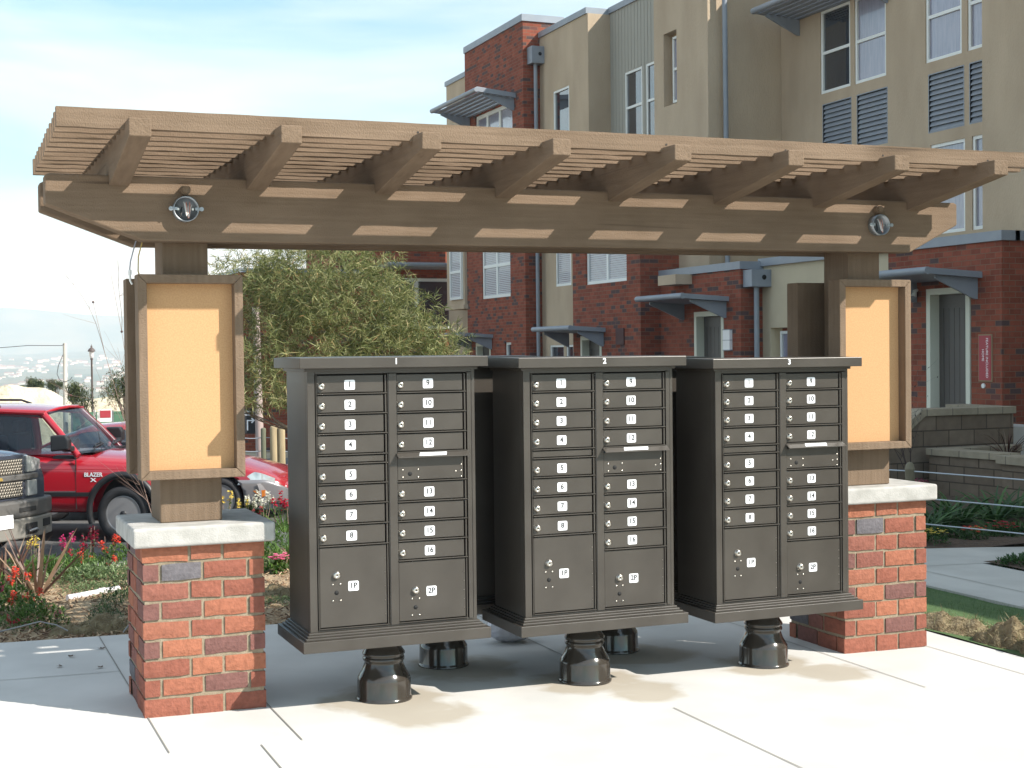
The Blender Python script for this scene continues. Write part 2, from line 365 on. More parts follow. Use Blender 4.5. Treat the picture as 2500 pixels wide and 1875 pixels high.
# plaza slab with saw cuts
b = MB(); b.grid(lambda u, v: (-9 + 12.8 * u, -9 + 10.87 * v, gz(-9 + 12.8 * u)), 12, 2)
b.add([(3.8, -9, gz(3.8)), (3.8, 1.87, gz(3.8)), (3.8, 1.87, -0.5), (3.8, -9, -0.5)], [(0, 1, 2, 3)])
b.add([(-9, 1.87, gz(-9)), (3.8, 1.87, gz(3.8)), (3.8, 1.87, -0.5), (-9, 1.87, -0.5)], [(0, 1, 2, 3)])
for (x0, y0, x1, y1) in [(-0.375, -0.55, -0.375, 1.87), (0.127, -0.55, 0.127, 1.87), (-0.034, -9, -0.034, -0.56), (1.70, -9, 1.70, -0.62), (1.70, 0.4, 1.70, 1.87), (2.93, -0.7, 2.93, 1.87), (3.53, -0.8, 3.53, 1.87),
                         (-9, 0.95, -0.375, 0.95), (-1.9, -9, -1.9, 1.87)]:
    wd = 0.0027
    if x0 == x1: b.add([(x0 - wd, y0, gz(x0) + .003), (x0 + wd, y0, gz(x0) + .003), (x0 + wd, y1, gz(x0) + .003), (x0 - wd, y1, gz(x0) + .003)], [(0, 1, 2, 3)], 1)
    else: b.add([(x0, y0 - wd, gz(x0) + .003), (x1, y0 - wd, gz(x1) + .003), (x1, y0 + wd, gz(x1) + .003), (x0, y0 + wd, gz(x0) + .003)], [(0, 1, 2, 3)], 1)
tag(b.build('plaza_pavement', [concm, seam]), kind='structure')

# street behind the bed, with a kerb
b = MB(); b.add([(-60, 10.9, -0.93), (40, 10.9, -0.93), (40, 27, -0.93), (-60, 27, -0.93)], [(0, 1, 2, 3)])
tag(b.build('street', asph), kind='structure')
b = MB(); b.box(-60, 9.5, 10.72, 10.896, -1.1, -0.86); tag(b.build('kerb', mat('kerb_concrete', (0.5, 0.48, 0.43), 0.9, 0, (0.42, 0.4, 0.36), 9), bevel=0.02), kind='structure')
# planting bed sloping down to the street
def bedz(x, y):
    c = 4.5 + 0.45 * max(0, min(4, x)); t = max(0, min(1, (y - c) / (10.7 - c))); e = 0.01 - 0.0145 * x
    z = (e - 0.02) * (1 - t) - 0.9 * t ** .8
    if y < 10.5: z += (0.012 * math.sin(x * 2.1 + y * 1.3) * math.sin(y * 1.9) + 0.008 * math.sin(x * 7.3 - y * 5.1)) * min(1, (y - 1.88) * 3)
    return z
b = MB(); b.grid(lambda u, v: (-12 + 15.8 * u, 1.88 + 8.83 * v, bedz(-12 + 15.8 * u, 1.88 + 8.83 * v)), 120, 70)
tag(b.build('planting_bed', soil), kind='structure')
# right side: turf strip, walk, beds
def rz(x, y): return gz(x)
sheet('lawn_strip', 3.801, 5.36, -9, 10.2, turf, 14, 30, 0.0, lambda x, y: gz(x) + (0.03 if 3.9 < x < 5.2 else 0) * math.sin((x - 3.9) / 1.3 * math.pi) + 0.012 * math.sin(7 * x + 3 * y))
b = MB()
def wk(x0, x1, y0, y1): b.grid(lambda u, v: (x0 + (x1 - x0) * u, y0 + (y1 - y0) * v, gz(x0 + (x1 - x0) * u) + 0.012), 8, 2)
wk(5.28, 6.42, -9, 12); wk(6.42, 12.6, 3.06, 3.97)
def skirt(xa, ya, xb, yb): b.grid(lambda u, v: (xa + (xb - xa) * u, ya + (yb - ya) * v * 0 + (yb - ya) * u, gz(xa + (xb - xa) * u) + 0.012 - .15 * v), 10, 2)
skirt(5.28, -9, 5.28, 12); skirt(6.42, -9, 6.42, 3.06); skirt(6.42, 3.06, 12.6, 3.06); skirt(6.42, 3.97, 12.6, 3.97); skirt(6.42, 3.97, 6.42, 12)
for (x0, y0, x1, y1) in [(5.70, -9, 5.70, 3.0), (5.30, 3.06, 12.6, 3.06), (5.28, 1.35, 6.42, 1.35), (5.28, 3.97, 6.42, 3.97), (8, 3.06, 8, 3.97)]:
    wd = 0.004
    if x0 == x1: b.add([(x0 - wd, y0, gz(x0) + .016), (x0 + wd, y0, gz(x0) + .016), (x0 + wd, y1, gz(x0) + .016), (x0 - wd, y1, gz(x0) + .016)], [(0, 1, 2, 3)], 1)
    else:
        b.grid(lambda u, v: (x0 + (x1 - x0) * u, y0 + (2 * v - 1) * wd, gz(x0 + (x1 - x0) * u) + 0.016), 10, 2, 1)
tag(b.build('walkway', [walkm, seam]), kind='structure')
sheet('flower_bed', 6.42, 12.8, 3.97, 10.25, soild, 40, 40, 0.0, lambda x, y: gz(x) + 0.02 + 0.03 * math.sin(3 * x) * math.sin(2.7 * y))
sheet('corner_bed', 6.42, 12.8, -9, 3.06, soild, 30, 40, 0.0, lambda x, y: gz(x) + 0.02 + 0.02 * math.sin(3 * x) * math.sin(2.7 * y))

# ================================================================== PERGOLA
def pillar(cx, cy, zb, label):
    """brick pier of real bricks with a cast cap"""
    t = wthing('brick_pillar', label, 'pillar', (cx, cy, zb), 'brick pillars carrying the pergola')
    rnd = random.Random(int(cx * 100) + 5)
    w, top, n = 0.50, 0.712, 9
    h = (top - zb + 0.01) / n; hw = w / 2
    core = MB(); core.box(cx - hw + .008, cx + hw - .008, cy - hw + .008, cy + hw - .008, zb - 0.05, top)
    core.build('mortar', mat('mortar', (0.25, 0.20, 0.135), 1, 0, (0.32, 0.265, 0.19), 60, 0.8, 260, detail=8), t)
    br = MB()
    pats = [[.19, .135, .175], [.062, .178, .19, .07]]
    g = 0.0135
    T = 0.064
    for c in range(n):
        z0 = zb + c * h + (g if c else 0) * 0.5; z1 = zb + (c + 1) * h - g * 0.5
        for side in range(4):
            full = c % 2 == side % 2
            pt = [.19, .135, .175] if full else [.178, .194]
            if side > 1: pt = pt[::-1]
            A0, A1 = (-hw, hw) if full else (-hw + T + g, hw - T - g)
            s_ = sum(pt); pt = [p * (A1 - A0) / s_ for p in pt]; a = A0
            for i, p in enumerate(pt):
                a0 = a + (g / 2 if i else 0); a1 = a + p - (g / 2 if i < len(pt) - 1 else 0); a += p
                jz = rnd.uniform(-.003, .003); jd = rnd.uniform(-.002, .0025); tl = rnd.uniform(-.0015, .0015)
                d0 = hw - T; d1 = hw + jd
                # subdivided irregular block
                M = Matrix.Translation((cx, cy, 0)) @ Matrix.Rotation(side * math.pi / 2, 4, 'Z')
                nu, nz = max(3, int((a1 - a0) / .028)), 4
                if a1 - a0 < 0.02: a1 = a0 + 0.02
                vs = []; fs = []
                for jj in range(nz):
                    for ii in range(nu):
                        x = a0 + (a1 - a0) * ii / (nu - 1); z = z0 + (z1 - z0) * jj / (nz - 1) + jz + tl * (ii / (nu - 1) - .5) * 2
                        edge = ii in (0, nu - 1) or jj in (0, nz - 1)
                        zz = z + (rnd.uniform(-.0026, .0026) if jj in (0, nz - 1) else 0); xx = x + (rnd.uniform(-.0016, .0016) if 0 < ii < nu - 1 else 0)
                        vs.append((xx, -(d1 - (rnd.uniform(.002, .0045) if edge else rnd.uniform(-.001, .0012))), zz))
                o = len(vs)
                vs += [(a0, -d0, z0), (a1, -d0, z0), (a1, -d0, z1), (a0, -d0, z1)]
                for jj in range(nz - 1):
                    for ii in range(nu - 1): fs.append((jj * nu + ii, jj * nu + ii + 1, (jj + 1) * nu + ii + 1, (jj + 1) * nu + ii))
                fs.append((o, o + 1) + tuple(range(nu - 1, -1, -1))); fs.append((o + 3, *[(nz - 1) * nu + k for k in range(nu)], o + 2))
                fs.append((o, *[k * nu for k in range(nz)], o + 3)); fs.append((o + 1, o + 2, *[k * nu + nu - 1 for k in range(nz - 1, -1, -1)]))
                br.add(vs, fs, 0, False, M)
    bm = island_mat('pier_bricks', [(0, (0.14, 0.13, 0.14)), (0.05, (0.14, 0.13, 0.14)), (0.065, (0.17, 0.085, 0.075)), (0.30, (0.22, 0.095, 0.078)), (0.34, (0.235, 0.086, 0.060)), (0.6, (0.285, 0.105, 0.070)), (0.85, (0.345, 0.135, 0.080)), (1, (0.25, 0.10, 0.074))], 0.92, 0.7, 90, (0.84, 1.14), nscale=45)
    br.build('brickwork', bm, t)
    cp = MB(); cp.box(cx - hw - .041, cx + hw + .041, cy - hw - .041, cy + hw + .041, top, 0.794)
    cp.build('cap', conc_cap, t, bevel=0.012, seg=3)
    return t
pillar(-0.138, 0.262, 0.014, 'brick pillar with concrete cap under the post on the left side, next to the number 1 mailboxes')
pillar(3.276, 0.300, -0.037, 'brick pillar with concrete cap under the post on the right side, behind the number 3 mailboxes')

per = wthing('pergola', 'brown timber pergola with slatted top on two posts above the mailboxes', 'pergola', (1.5, 0.24, 0.794))
def blk(name, x0, x1, y0, y1, z0, z1, m, bev=0.005, par=per):
    b = MB(); b.box(x0, x1, y0, y1, z0, z1); return b.build(name, m, par, bevel=bev)
for cx, ux in ((-0.168, -0.176), (3.228, 3.212)):
    p = blk('post', ux - .094, ux + .094, 0.133, 0.348, 0.86, 2.17, woodz)
    q = MB(); q.box(cx - .128, cx + .128, 0.125, 0.395, 0.795, 0.978); b2 = q.build('post_base', woodz, per, bevel=0.005)
def beam(y0, y1):
    b = MB(); b.prism([(-.737, 2.098), (-.737, 2.212), (-.72, 2.220), (3.70, 2.226), (3.717, 2.218), (3.717, 2.112), (3.424, 1.968), (-.357, 1.957)], y0, y1, 1)
    return b.build('beam', woodx, per, bevel=0.006)
beam(0.04, 0.13); beam(0.338, 0.428)
def rt(y): return 2.352
for k in range(8):
    x = -.490 + .5565 * k
    b = MB(); e = 1.09
    b.prism([(-.605, 2.285), (.036, 2.178), (.446, 2.178), (e, 2.285), (e, rt(e)), (-.605, rt(-.605))], x, x + .080, 0)
    b.build('rafter', woody, per, bevel=0.004)
rs = random.Random(3)
for k in range(12):
    y = -.489 + .1355 * k; dz = .008
    b = MB(); n = 60; x0, x1 = -.729 + .0014 * k + rs.uniform(-.004, .004), 3.78
    vs = []
    for i in range(n):
        x = x0 + (x1 - x0) * i / (n - 1); j = rs.uniform(-.0016, .0016); j2 = rs.uniform(-.0022, .0018); tlt = .006 * (x - 1.5) / 2
        vs += [(x, y, 2.326 + dz + tlt + j2), (x, y + .038, 2.326 + dz + tlt + j), (x, y + .038, 2.397 + dz + tlt), (x, y, 2.397 + dz + tlt + j * .4)]
    fs = [(0, 1, 2, 3), tuple(range(4 * n - 1, 4 * n - 5, -1))] + [(4 * i + a, 4 * i + 4 + a, 4 * i + 4 + (a + 1) % 4, 4 * i + (a + 1) % 4) for i in range(n - 1) for a in range(4)]
    b.add(vs, fs); b.build('slat', woodx, per)
nail = mat('nail_head', (0.035, 0.03, 0.028), 0.6, 0.3)
for k in range(8):
    for dx in (.022, .060):
        b = MB(); x = -.490 + .5565 * k + dx; z = 2.349 + .018 * math.sin(k * 3 + dx * 90); b.tube([(x, -.4905, z), (x, -.488, z)], .0045, 8); b.build('nail_head', nail, per)

# notice boards
def board(cx, yf, yb, z0, z1, cz, label):
    hw = .2135; t = wthing('notice_board', label, 'notice board', (cx, (yf + yb) / 2, z0), 'empty framed notice boards on the pergola posts')
    fr = MB(); th = .036
    def mit(pts): fr.prism(pts, min(yf, yb), max(yf, yb), 1)
    a, b_, c, d = (cx - hw, z0), (cx + hw, z0), (cx + hw, z1), (cx - hw, z1)
    A, B, C_, D = (cx - hw + th, z0 + th), (cx + hw - th, z0 + th), (cx + hw - th, z1 - th), (cx - hw + th, z1 - th)
    g = .0008
    mit([(a[0], a[1]), (b_[0], b_[1]), (B[0], B[1]), (A[0], A[1])]); mit([(d[0], d[1]), (D[0], D[1]), (C_[0], C_[1]), (c[0], c[1])])
    mit([(a[0], a[1] + g), (A[0], A[1] + g), (D[0], D[1] - g), (d[0], d[1] - g)]); mit([(b_[0], b_[1] + g), (c[0], c[1] - g), (C_[0], C_[1] - g), (B[0], B[1] + g)])
    fr.build('frame', woodz, t, bevel=0.003)
    s = 1 if yb > yf else -1
    p = MB(); p.box(cx - hw + .02, cx + hw - .02, *sorted((yf + s * .057, yf + s * .095)), z0 + .02, z1 - .02)
    p.build('cork_panel', cork, t)
    p = MB(); p.box(cx - hw + .021, cx + hw - .021, *sorted((yf + s * .0975, yb - s * .001)), z0 + .021, z1 - .021); p.build('back_panel', woodz, t); return t
board(-.172, .026, .126, .982, 1.822, 0, 'empty framed tan notice board on the front of the left post')
board(-.172, .498, .398, .982, 1.822, 0, 'brown back of the notice board on the rear of the left post')
board(3.205, .026, .126, .982, 1.830, 0, 'empty framed tan notice board on the front of the right post')
board(3.205, .498, .398, .982, 1.830, 0, 'brown back of the notice board on the rear of the right post')

# open round electrical boxes on the front beam with their plugs
def ebox(x, z, label):
    t = wthing('junction_box', label, 'electrical box', (x, .04, z), 'open round electrical boxes on the front beam')
    b = MB(); y = .04
    b.lathe([(.001, y - .004), (.046, y - .004), (.046, y - .04), (.050, y - .044), (.052, y - .042), (.052, y - .001)], 32, c=(x, 0, z), axis='y', M=None) if False else None
    def ring(r, yy, n=36): return [(x + r * math.cos(2 * math.pi * k / n), yy, z + r * math.sin(2 * math.pi * k / n)) for k in range(n)]
    rr = [(.052, y - .001), (.052, y - .042), (.0475, y - .042), (.0475, y - .006), (.0, y - .006)]
    vs = []; n = 36
    for r, yy in rr: vs += ring(max(r, .0005), yy)
    b.add(vs, [(i * n + k, i * n + (k + 1) % n, (i + 1) * n + (k + 1) % n, (i + 1) * n + k) for i in range(len(rr) - 1) for k in range(n)], 0, True)
    for s in (-1, 1):
        b.box(x + s * .048 - .012, x + s * .048 + .012, y - .041, y - .037, z - .006, z + .006)
        b.tube([(x + s * .062, y - .042, z), (x + s * .062, y - .036, z)], .009, 12)
    b.build('box_shell', galv, t)
    for s in (-1, 1):
        s_ = MB(); s_.tube([(x + s * .03, y - .006, z), (x + s * .03, y - .022, z)], .005, 10); s_.build('screw', chrome, t)
    wr = MB()
    for i, (dx, dz, ml) in enumerate([(-.006, .03, 0), (.004, .034, 1), (.012, .026, 0), (-.014, .02, 2)]):
        pts = [(x + dx + .016 * math.sin(a * 3 + i) * (1 - a) , y - .012 - .024 * math.sin(a * math.pi), z + dz * math.cos(a * 6.5) - .004 * i) for a in [k / 14 for k in range(15)]]
        wr.tube(pts, .0022, 6, ml)
    wr.build('wire', [mat('white_wire', (0.7, 0.7, 0.68), 0.4), mat('pink_wire', (0.55, 0.25, 0.2), 0.4), mat('black_wire', (0.03, 0.03, 0.03), 0.4)], t)
    pl = MB(); pl.tube([(x, .04, z + .078), (x, .012, z + .079)], .021, 16); pl.tube([(x, .012, z + .079), (x, .004, z + .079)], .015, 16)
    pl.build('bolt_cap', woodz, t)
    return t
ebox(-.190, 2.088, 'open round metal electrical box with wires on the beam above the left post')
ebox(3.222, 2.100, 'open round metal electrical box with wires on the beam above the right post')
b = MB()
p1 = [(-.372, .16, 1.965), (-.386, .15, 1.92), (-.398, .14, 1.88), (-.402, .14, 1.845)]
b.tube(p1, .0028, 6, 0); b.tube([(-.402, .14, 1.845), (-.402, .14, 1.825)], .008, 10, 1)
b.tube([(-.402, .14, 1.825), (-.400, .14, 1.80), (-.392, .14, 1.785)], .0045, 6, 1)
b.tube([(-.350, .13, 1.962), (-.366, .14, 1.90), (-.368, .14, 1.84), (-.362, .13, 1.815)], .0026, 6, 2)
tag(b.build('loose_cable', [mat('grey_wire', (0.35, 0.36, 0.42), 0.4), mat('white_connector', (0.8, 0.8, 0.78), 0.4), mat('yellow_wire', (0.42, 0.30, 0.08), 0.5)]), 'two thin loose wires with a white connector hanging from the left beam end', 'cable')

# ================================================================== MAILBOXES
def make_mailbox(num, label):
    t = thing('cluster_mailbox', label, 'mailbox unit', (0, 0, 0), 0, 'dark bronze cluster mailbox units')
    p = MB(); p.lathe([(.122, 0), (.123, .007), (.119, .012), (.1165, .018), (.1155, .088), (.1135, .098), (.105, .112), (.092, .135), (.0845, .158), (.0835, .167), (.089, .170), (.0905, .177), (.089, .184), (.0855, .187), (.086, .192), (.0925, .197), (.0915, .203), (.080, .22), (.071, .238), (.070, .272)], 48)
    p.build('pedestal', paintd, t)
    b = MB()
    b.box(-.408, .408, -.237, .237, .270, .317); b.box(-.392, .392, -.217, .217, .317, .326); b.box(-.382, .382, -.203, .203, .326, .335); b.box(-.374, .374, -.193, .193, .335, .344)
    b.build('base_plate', paint, t, bevel=0.002)
    b = MB()
    b.box(-.365, .365, -.150, .182, .344, 1.432)                                   # body
    b.box(-.365, -.333, -.182, -.150, .344, 1.432); b.box(.350, .365, -.182, -.150, .344, 1.432)
    b.box(-.333, .350, -.182, -.150, 1.407, 1.432); b.box(-.333, .350, -.182, -.150, .344, .352)
    b.box(-.377, .377, -.190, .190, 1.418, 1.4305)
    b.build('cabinet', paint, t, bevel=0.0015)
    b = MB()                                                                        # hood
    b.prism([(-.237, 1.4305), (-.237, 1.474), (0, 1.478), (.237, 1.474), (.237, 1.4305)], -.408, .408, 0)
    hd = b.build('hood', paint, t, bevel=0.002)
    if num:
        b = MB(); b.text(num, Matrix.Translation((0.0, -.2375, 1.4555)) @ Matrix.Rotation(R(90), 4, 'X'), .034, 0, bold=True); b.build('unit_number', white, hd)
    # column frames round the doors: full-height leaves
    b = MB()
    b.box(-.330, -.328, -.186, -.150, .352, 1.405); b.box(-.024, .015, -.187, -.150, .352, 1.405); b.box(.329, .347, -.186, -.150, .352, 1.405)
    b.box(-.326, -.324, -.183, -.150, .352, 1.405); b.box(-.333, .350, -.160, -.150, .352, 1.405, 1)
    b.box(-.0215, -.0195, -.1885, -.187, .352, 1.405, 1)
    b.build('door_leaf_frame', [paint, gap], t)
    ZL = [1.403, 1.3215, 1.239, 1.156, 1.070, None, 1.032, .949, .866, .781, .694]
    ZR = [1.403, 1.3215, 1.238, 1.153, 1.070, None, .947, .862, .780, .697, .614]
    def door(name, x0, x1, z0, z1):
        b = MB(); g = .004
        b.box(x0 + .002, x1 - .016, -.1835, -.165, z0 + .009, z1 - .003)       # leaf
        b.box(x0, x1 - .0005, -.1905, -.165, z0 + .001, z0 + .0055)             # bright ledge under the leaf
        b.box(x1 - .010, x1 - .0035, -.1875, -.165, z0 + .0055, z1 - .002)      # hinge strip
        return b.build(name, paint, t, bevel=0.0008, seg=1)
    def lock(x, z, par, r=.0135):
        b = MB(); b.lathe([(r + .002, .1835), (r + .002, .1855), (r, .1865), (r, .193), (r - .003, .1965), (.0035, .1975), (.0035, .1962), (.0008, .1962)], 20, c=(x, 0, z), axis='y')
        b.box(x - .0008, x + .0008, -.1979, -.1970, z - .005, z + .005, 1)
        b.build('lock', [chrome, gap], par)
    def plate(s, x, z, par):
        b = MB(); hw, hh, r = .0225, .0205, .006; pts = []
        for cx_, cz_, a0 in ((hw - r, hh - r, 0), (-hw + r, hh - r, 90), (-hw + r, -hh + r, 180), (hw - r, -hh + r, 270)):
            for k in range(5): a = R(a0 + 22.5 * k); pts.append((x + cx_ + r * math.cos(a), z + cz_ + r * math.sin(a)))
        b.prism(pts, -.1835, -.1848, 1); b.text(s, Matrix.Translation((x, -.1851, z + .001)) @ Matrix.Rotation(R(90), 4, 'X'), .031, 1, ext=.0004, bold=True)
        b.build('number_plate', [white, ink], par)
    def rivets(pts, par, r=.0042):
        b = MB()
        for x, z in pts: b.lathe([(r, .1835), (r * .9, .1852), (r * .45, .1866), (.0003, .187)], 10, c=(x, 0, z), axis='y')
        return b.build('rivet', chrome, par)
    def hole(x, z, par):
        b = MB(); b.lathe([(.0095, .1834), (.0095, .1841), (.0004, .1841)], 18, c=(x, 0, z), axis='y'); b.build('keyhole', gap, par)
    for side, (Z, x0, x1, lx, px_) in enumerate(((ZL, -.325, -.026, -.306, -.186), (ZR, .015, .325, .033, .155))):
        n = 1 if side == 0 else 9
        for i in range(len(Z) - 1):
            if Z[i] is None or Z[i + 1] is None: continue
            z1, z0 = Z[i], Z[i + 1]
            d = door('compartment_door', x0, x1, z0, z1); zc = (z0 + z1) / 2
            lock(lx, zc - .006, d); plate(str(n), px_, zc - .001, d); n += 1
            rivets([(lx - .017, zc + .006)], d, .0018)
    d = door('blank_panel', -.325, -.026, 1.032, 1.070)
    d = door('outgoing_mail_door', .015, .325, .947, 1.052)
    rivets([(.039, .999), (.107, .999), (.039, .967), (.107, .967), (.275, .985), (.3, 1.013), (.3, .988), (.3, .962)], d); hole(.071, .982, d)
    b = MB(); b.prism([(-.165, 1.072), (-.184, 1.0735), (-.219, 1.054), (-.219, 1.051), (-.186, 1.060), (-.165, 1.060)], .010, .331, 0)
    v = b.build('mail_slot_hood', paint, t, bevel=0.0012)
    b = MB(); sn = math.atan2(.0195, .035); Ml = Matrix.Translation((.166, -.2025, 1.0642)) @ Matrix.Rotation(sn, 4, 'X')
    b.add([(-.062, -.0125, 0), (.058, -.0125, 0), (.068, .0125, 0), (-.052, .0125, 0)], [(0, 1, 2, 3)], 0, False, Ml)
    b.add([(-.062, -.0125, -.001), (.058, -.0125, -.001), (.068, .0125, -.001), (-.052, .0125, -.001)], [(0, 3, 2, 1)], 0, False, Ml)
    b.text('OUTGOING MAIL', Ml @ Matrix.Translation((.003, 0, .0005)), .0125, 1, ext=.0002); b.build('slot_label', [white, inkblue], v)
    for s, x0, x1, z1, lx, lz, hz, px_, pz, rz_ in (('1P', -.325, -.026, .694, -.253, .576, .503, -.181, .527, (.538, .470)), ('2P', .015, .325, .614, .089, .489, .417, .160, .482, (.453, .384))):
        b = MB(); b.box(x0 + .002, x1 - .012, -.1835, -.165, .362, z1 - .003); b.box(x0, x1 - .0005, -.1895, -.165, .354, .3575); b.box(x1 - .008, x1 - .003, -.1865, -.165, .3575, z1 - .002)
        d = b.build('parcel_door', paint, t, bevel=0.0008, seg=1)
        lock(lx, lz, d, .0145); hole(lx, hz, d); plate(s, px_, pz, d)
        rivets([(lx + a, z) for a in (-.016, .016) for z in rz_], d)
        rivets([(x1 - .018, .40 + k * (z1 - .46) / 4) for k in range(5)], d, .0016)
    return t
U = [make_mailbox('1', 'dark cluster mailbox unit with white number 1 on its hood, beside the left pillar'),
     make_mailbox('2', 'dark cluster mailbox unit with white number 2 on its hood, middle of the front row'),
     make_mailbox('3', 'dark cluster mailbox unit with white number 3 on its hood, before the right pillar')]
for o, (x, y, z, r_) in zip(U, [(.6214, 0, 0), (1.5717, -.012, -.011), (2.5246, .0, -.0275)] and [(.6214, 0, 0, 0), (1.5717, -.012, -.011, .1), (2.5246, .0, -.0275, .8)]):
    o.location = (x, y, z); o.rotation_euler = (0, 0, R(r_))
back = make_mailbox(None, 'rear row mailbox unit facing away, its dark pedestal seen behind mailbox unit 1')
back.location = (1.085, .548, -.005); back.rotation_euler = (0, 0, math.pi)
dup(back, (2.005, .56, -.019), math.pi, 'rear row mailbox unit facing away, its dark pedestal seen behind mailbox unit 2')
# ================================================================== ROW HOUSES
def wall_x(b, X, y0, y1, z0, z1, holes=(), th=0.25, mi=0):
    """wall facing -X at x = X with rectangular openings (y0,y1,z0,z1)"""
    ys = sorted({y0, y1} | {max(y0, min(y1, h[i])) for h in holes for i in (0, 1)}); zs = sorted({z0, z1} | {max(z0, min(z1, h[i])) for h in holes for i in (2, 3)})
    def solid(i, j): 
        if i < 0 or j < 0 or i >= len(ys) - 1 or j >= len(zs) - 1: return False
        yc, zc = (ys[i] + ys[i + 1]) / 2, (zs[j] + zs[j + 1]) / 2
        return not any(h[0] < yc < h[1] and h[2] < zc < h[3] for h in holes)
    for i in range(len(ys) - 1):
        for j in range(len(zs) - 1):
            if not solid(i, j): continue
            a, c, d, e = ys[i], ys[i + 1], zs[j], zs[j + 1]
            b.add([(X, a, d), (X, c, d), (X, c, e), (X, a, e)], [(0, 1, 2, 3)], mi); b.add([(X + th, a, d), (X + th, c, d), (X + th, c, e), (X + th, a, e)], [(3, 2, 1, 0)], mi)
            for di, dj, q in ((-1, 0, [(X, a, d), (X + th, a, d), (X + th, a, e), (X, a, e)]), (1, 0, [(X, c, d), (X + th, c, d), (X + th, c, e), (X, c, e)]),
                              (0, -1, [(X, a, d), (X, c, d), (X + th, c, d), (X + th, a, d)]), (0, 1, [(X, a, e), (X, c, e), (X + th, c, e), (X + th, a, e)])):
                if not solid(i + di, j + dj): b.add(q, [(0, 1, 2, 3)], mi)
def wall_y(b, Y, x0, x1, z0, z1, mi=0, th=0.2): b.box(x0, x1, Y, Y + th, z0, z1, mi)

def window(t, X, y0, y1, z0, z1, mid=None, pm=None, rec=0.05, fr=0.05, mull=None, blinds=False):
    """white framed window set in a wall facing -X"""
    b = MB(); a = X + rec; o = a + 0.06
    b.box(a, o, y0, y1, z0, z0 + fr); b.box(a, o, y0, y1, z1 - fr, z1); b.box(a, o, y0, y0 + fr, z0 + fr, z1 - fr); b.box(a, o, y1 - fr, y1, z0 + fr, z1 - fr)
    if mid: b.box(a + .003, o - .01, y0 + fr, y1 - fr, mid - fr * .5, mid + fr * .5)
    for m in (mull or []): b.box(a + .002, o - .01, m - fr * .6, m + fr * .6, z0 + fr, (mid - fr * .5) if False else z1 - fr)
    w = b.build('window', vinyl, t)
    p = MB(); p.box(a + .035, a + .045, y0 + fr, y1 - fr, z0 + fr, z1 - fr, 0)
    if blinds:
        n = max(4, int((z1 - z0) / .05))
        for k in range(n): zz = z0 + fr + (z1 - z0 - 2 * fr) * k / n; p.box(a + .028, a + .036, y0 + fr + .03, y1 - fr - .03, zz + .006, zz + (z1 - z0 - 2 * fr) / n - .004, 1)
    p.build('pane', [pm or pane, blind], w)
    return w
def louvre(t, X, y0, y1, z0, z1):
    b = MB(); n = 11; b.box(X + .05, X + .06, y0, y1, z0, z1, 1)
    b.box(X - .002, X + .05, y0 - .02, y0, z0, z1); b.box(X - .002, X + .05, y1, y1 + .02, z0, z1); b.box(X - .002, X + .05, y0 - .02, y1 + .02, z1, z1 + .02); b.box(X - .002, X + .05, y0 - .02, y1 + .02, z0 - .02, z0)
    h = (z1 - z0) / n
    for k in range(n):
        z = z0 + h * k; b.prism([(X + .008, z + .004), (X + .046, z + h * .9), (X + .046, z + h * .9 + .008), (X + .008, z + .016)], y0 + .001, y1 - .001, 1)
    return b.build('louvre_panel', [metal, metald], t)
def awning(t, X, y0, y1, z, depth=0.95, slope=0.12, open_=False):
    """flat metal canopy on tapered side brackets, sticking out to -X"""
    b = MB(); x1 = X - .001; x0 = X - depth
    f = lambda x: z + (X - x) * slope
    if not open_:
        b.prism([(x1, f(x1)), (x0, f(x0)), (x0, f(x0) + .09), (x1, f(x1) + .09)], y0, y1, 1)
    else:
        for s in (y0, y1 - .06): b.prism([(x1, f(x1)), (x0, f(x0)), (x0, f(x0) + .12), (x1, f(x1) + .12)], s, s + .06, 1)
        for k in range(6):
            x = x0 + .12 + (x1 - x0 - .2) * k / 5; b.prism([(x, f(x) + .01), (x + .10, f(x + .1) - .0), (x + .10, f(x + .1) + .03), (x, f(x) + .045)], y0 + .06, y1 - .06, 1)
        b.prism([(x1, f(x1) + .001), (x1 - .06, f(x1 - .06) + .001), (x1 - .06, f(x1 - .06) + .11), (x1, f(x1) + .11)], y0 + .06, y1 - .06, 1)
    a = b.build('canopy', metal, t, bevel=0.004)
    c = MB(); c.tube([(x0 - .01, y0 - .002, f(x0) + .045), (x0 - .01, y1 + .002, f(x0) + .045)], .055 if not open_ else .06, 12); c.build('front_rail', metal, a)
    for s in (y0 + .10, y1 - .14):
        c = MB(); c.prism([(X - .002, z - .30), (X - .05, z - .30), (x0 + .2, f(x0 + .2) - .05), (x0 + .2, f(x0 + .2) - .002), (X - .002, f(X) - .002)], s, s + .04, 1); c.build('bracket', metal, a)
    return a
def coping(t, pts, h=0.14, over=0.04):
    b = MB()
    for (x0, x1, y0, y1, z) in pts: b.box(x0 - over, x1 + over, y0 - over, y1 + over, z, z + h)
    return b.build('coping', metal, t)
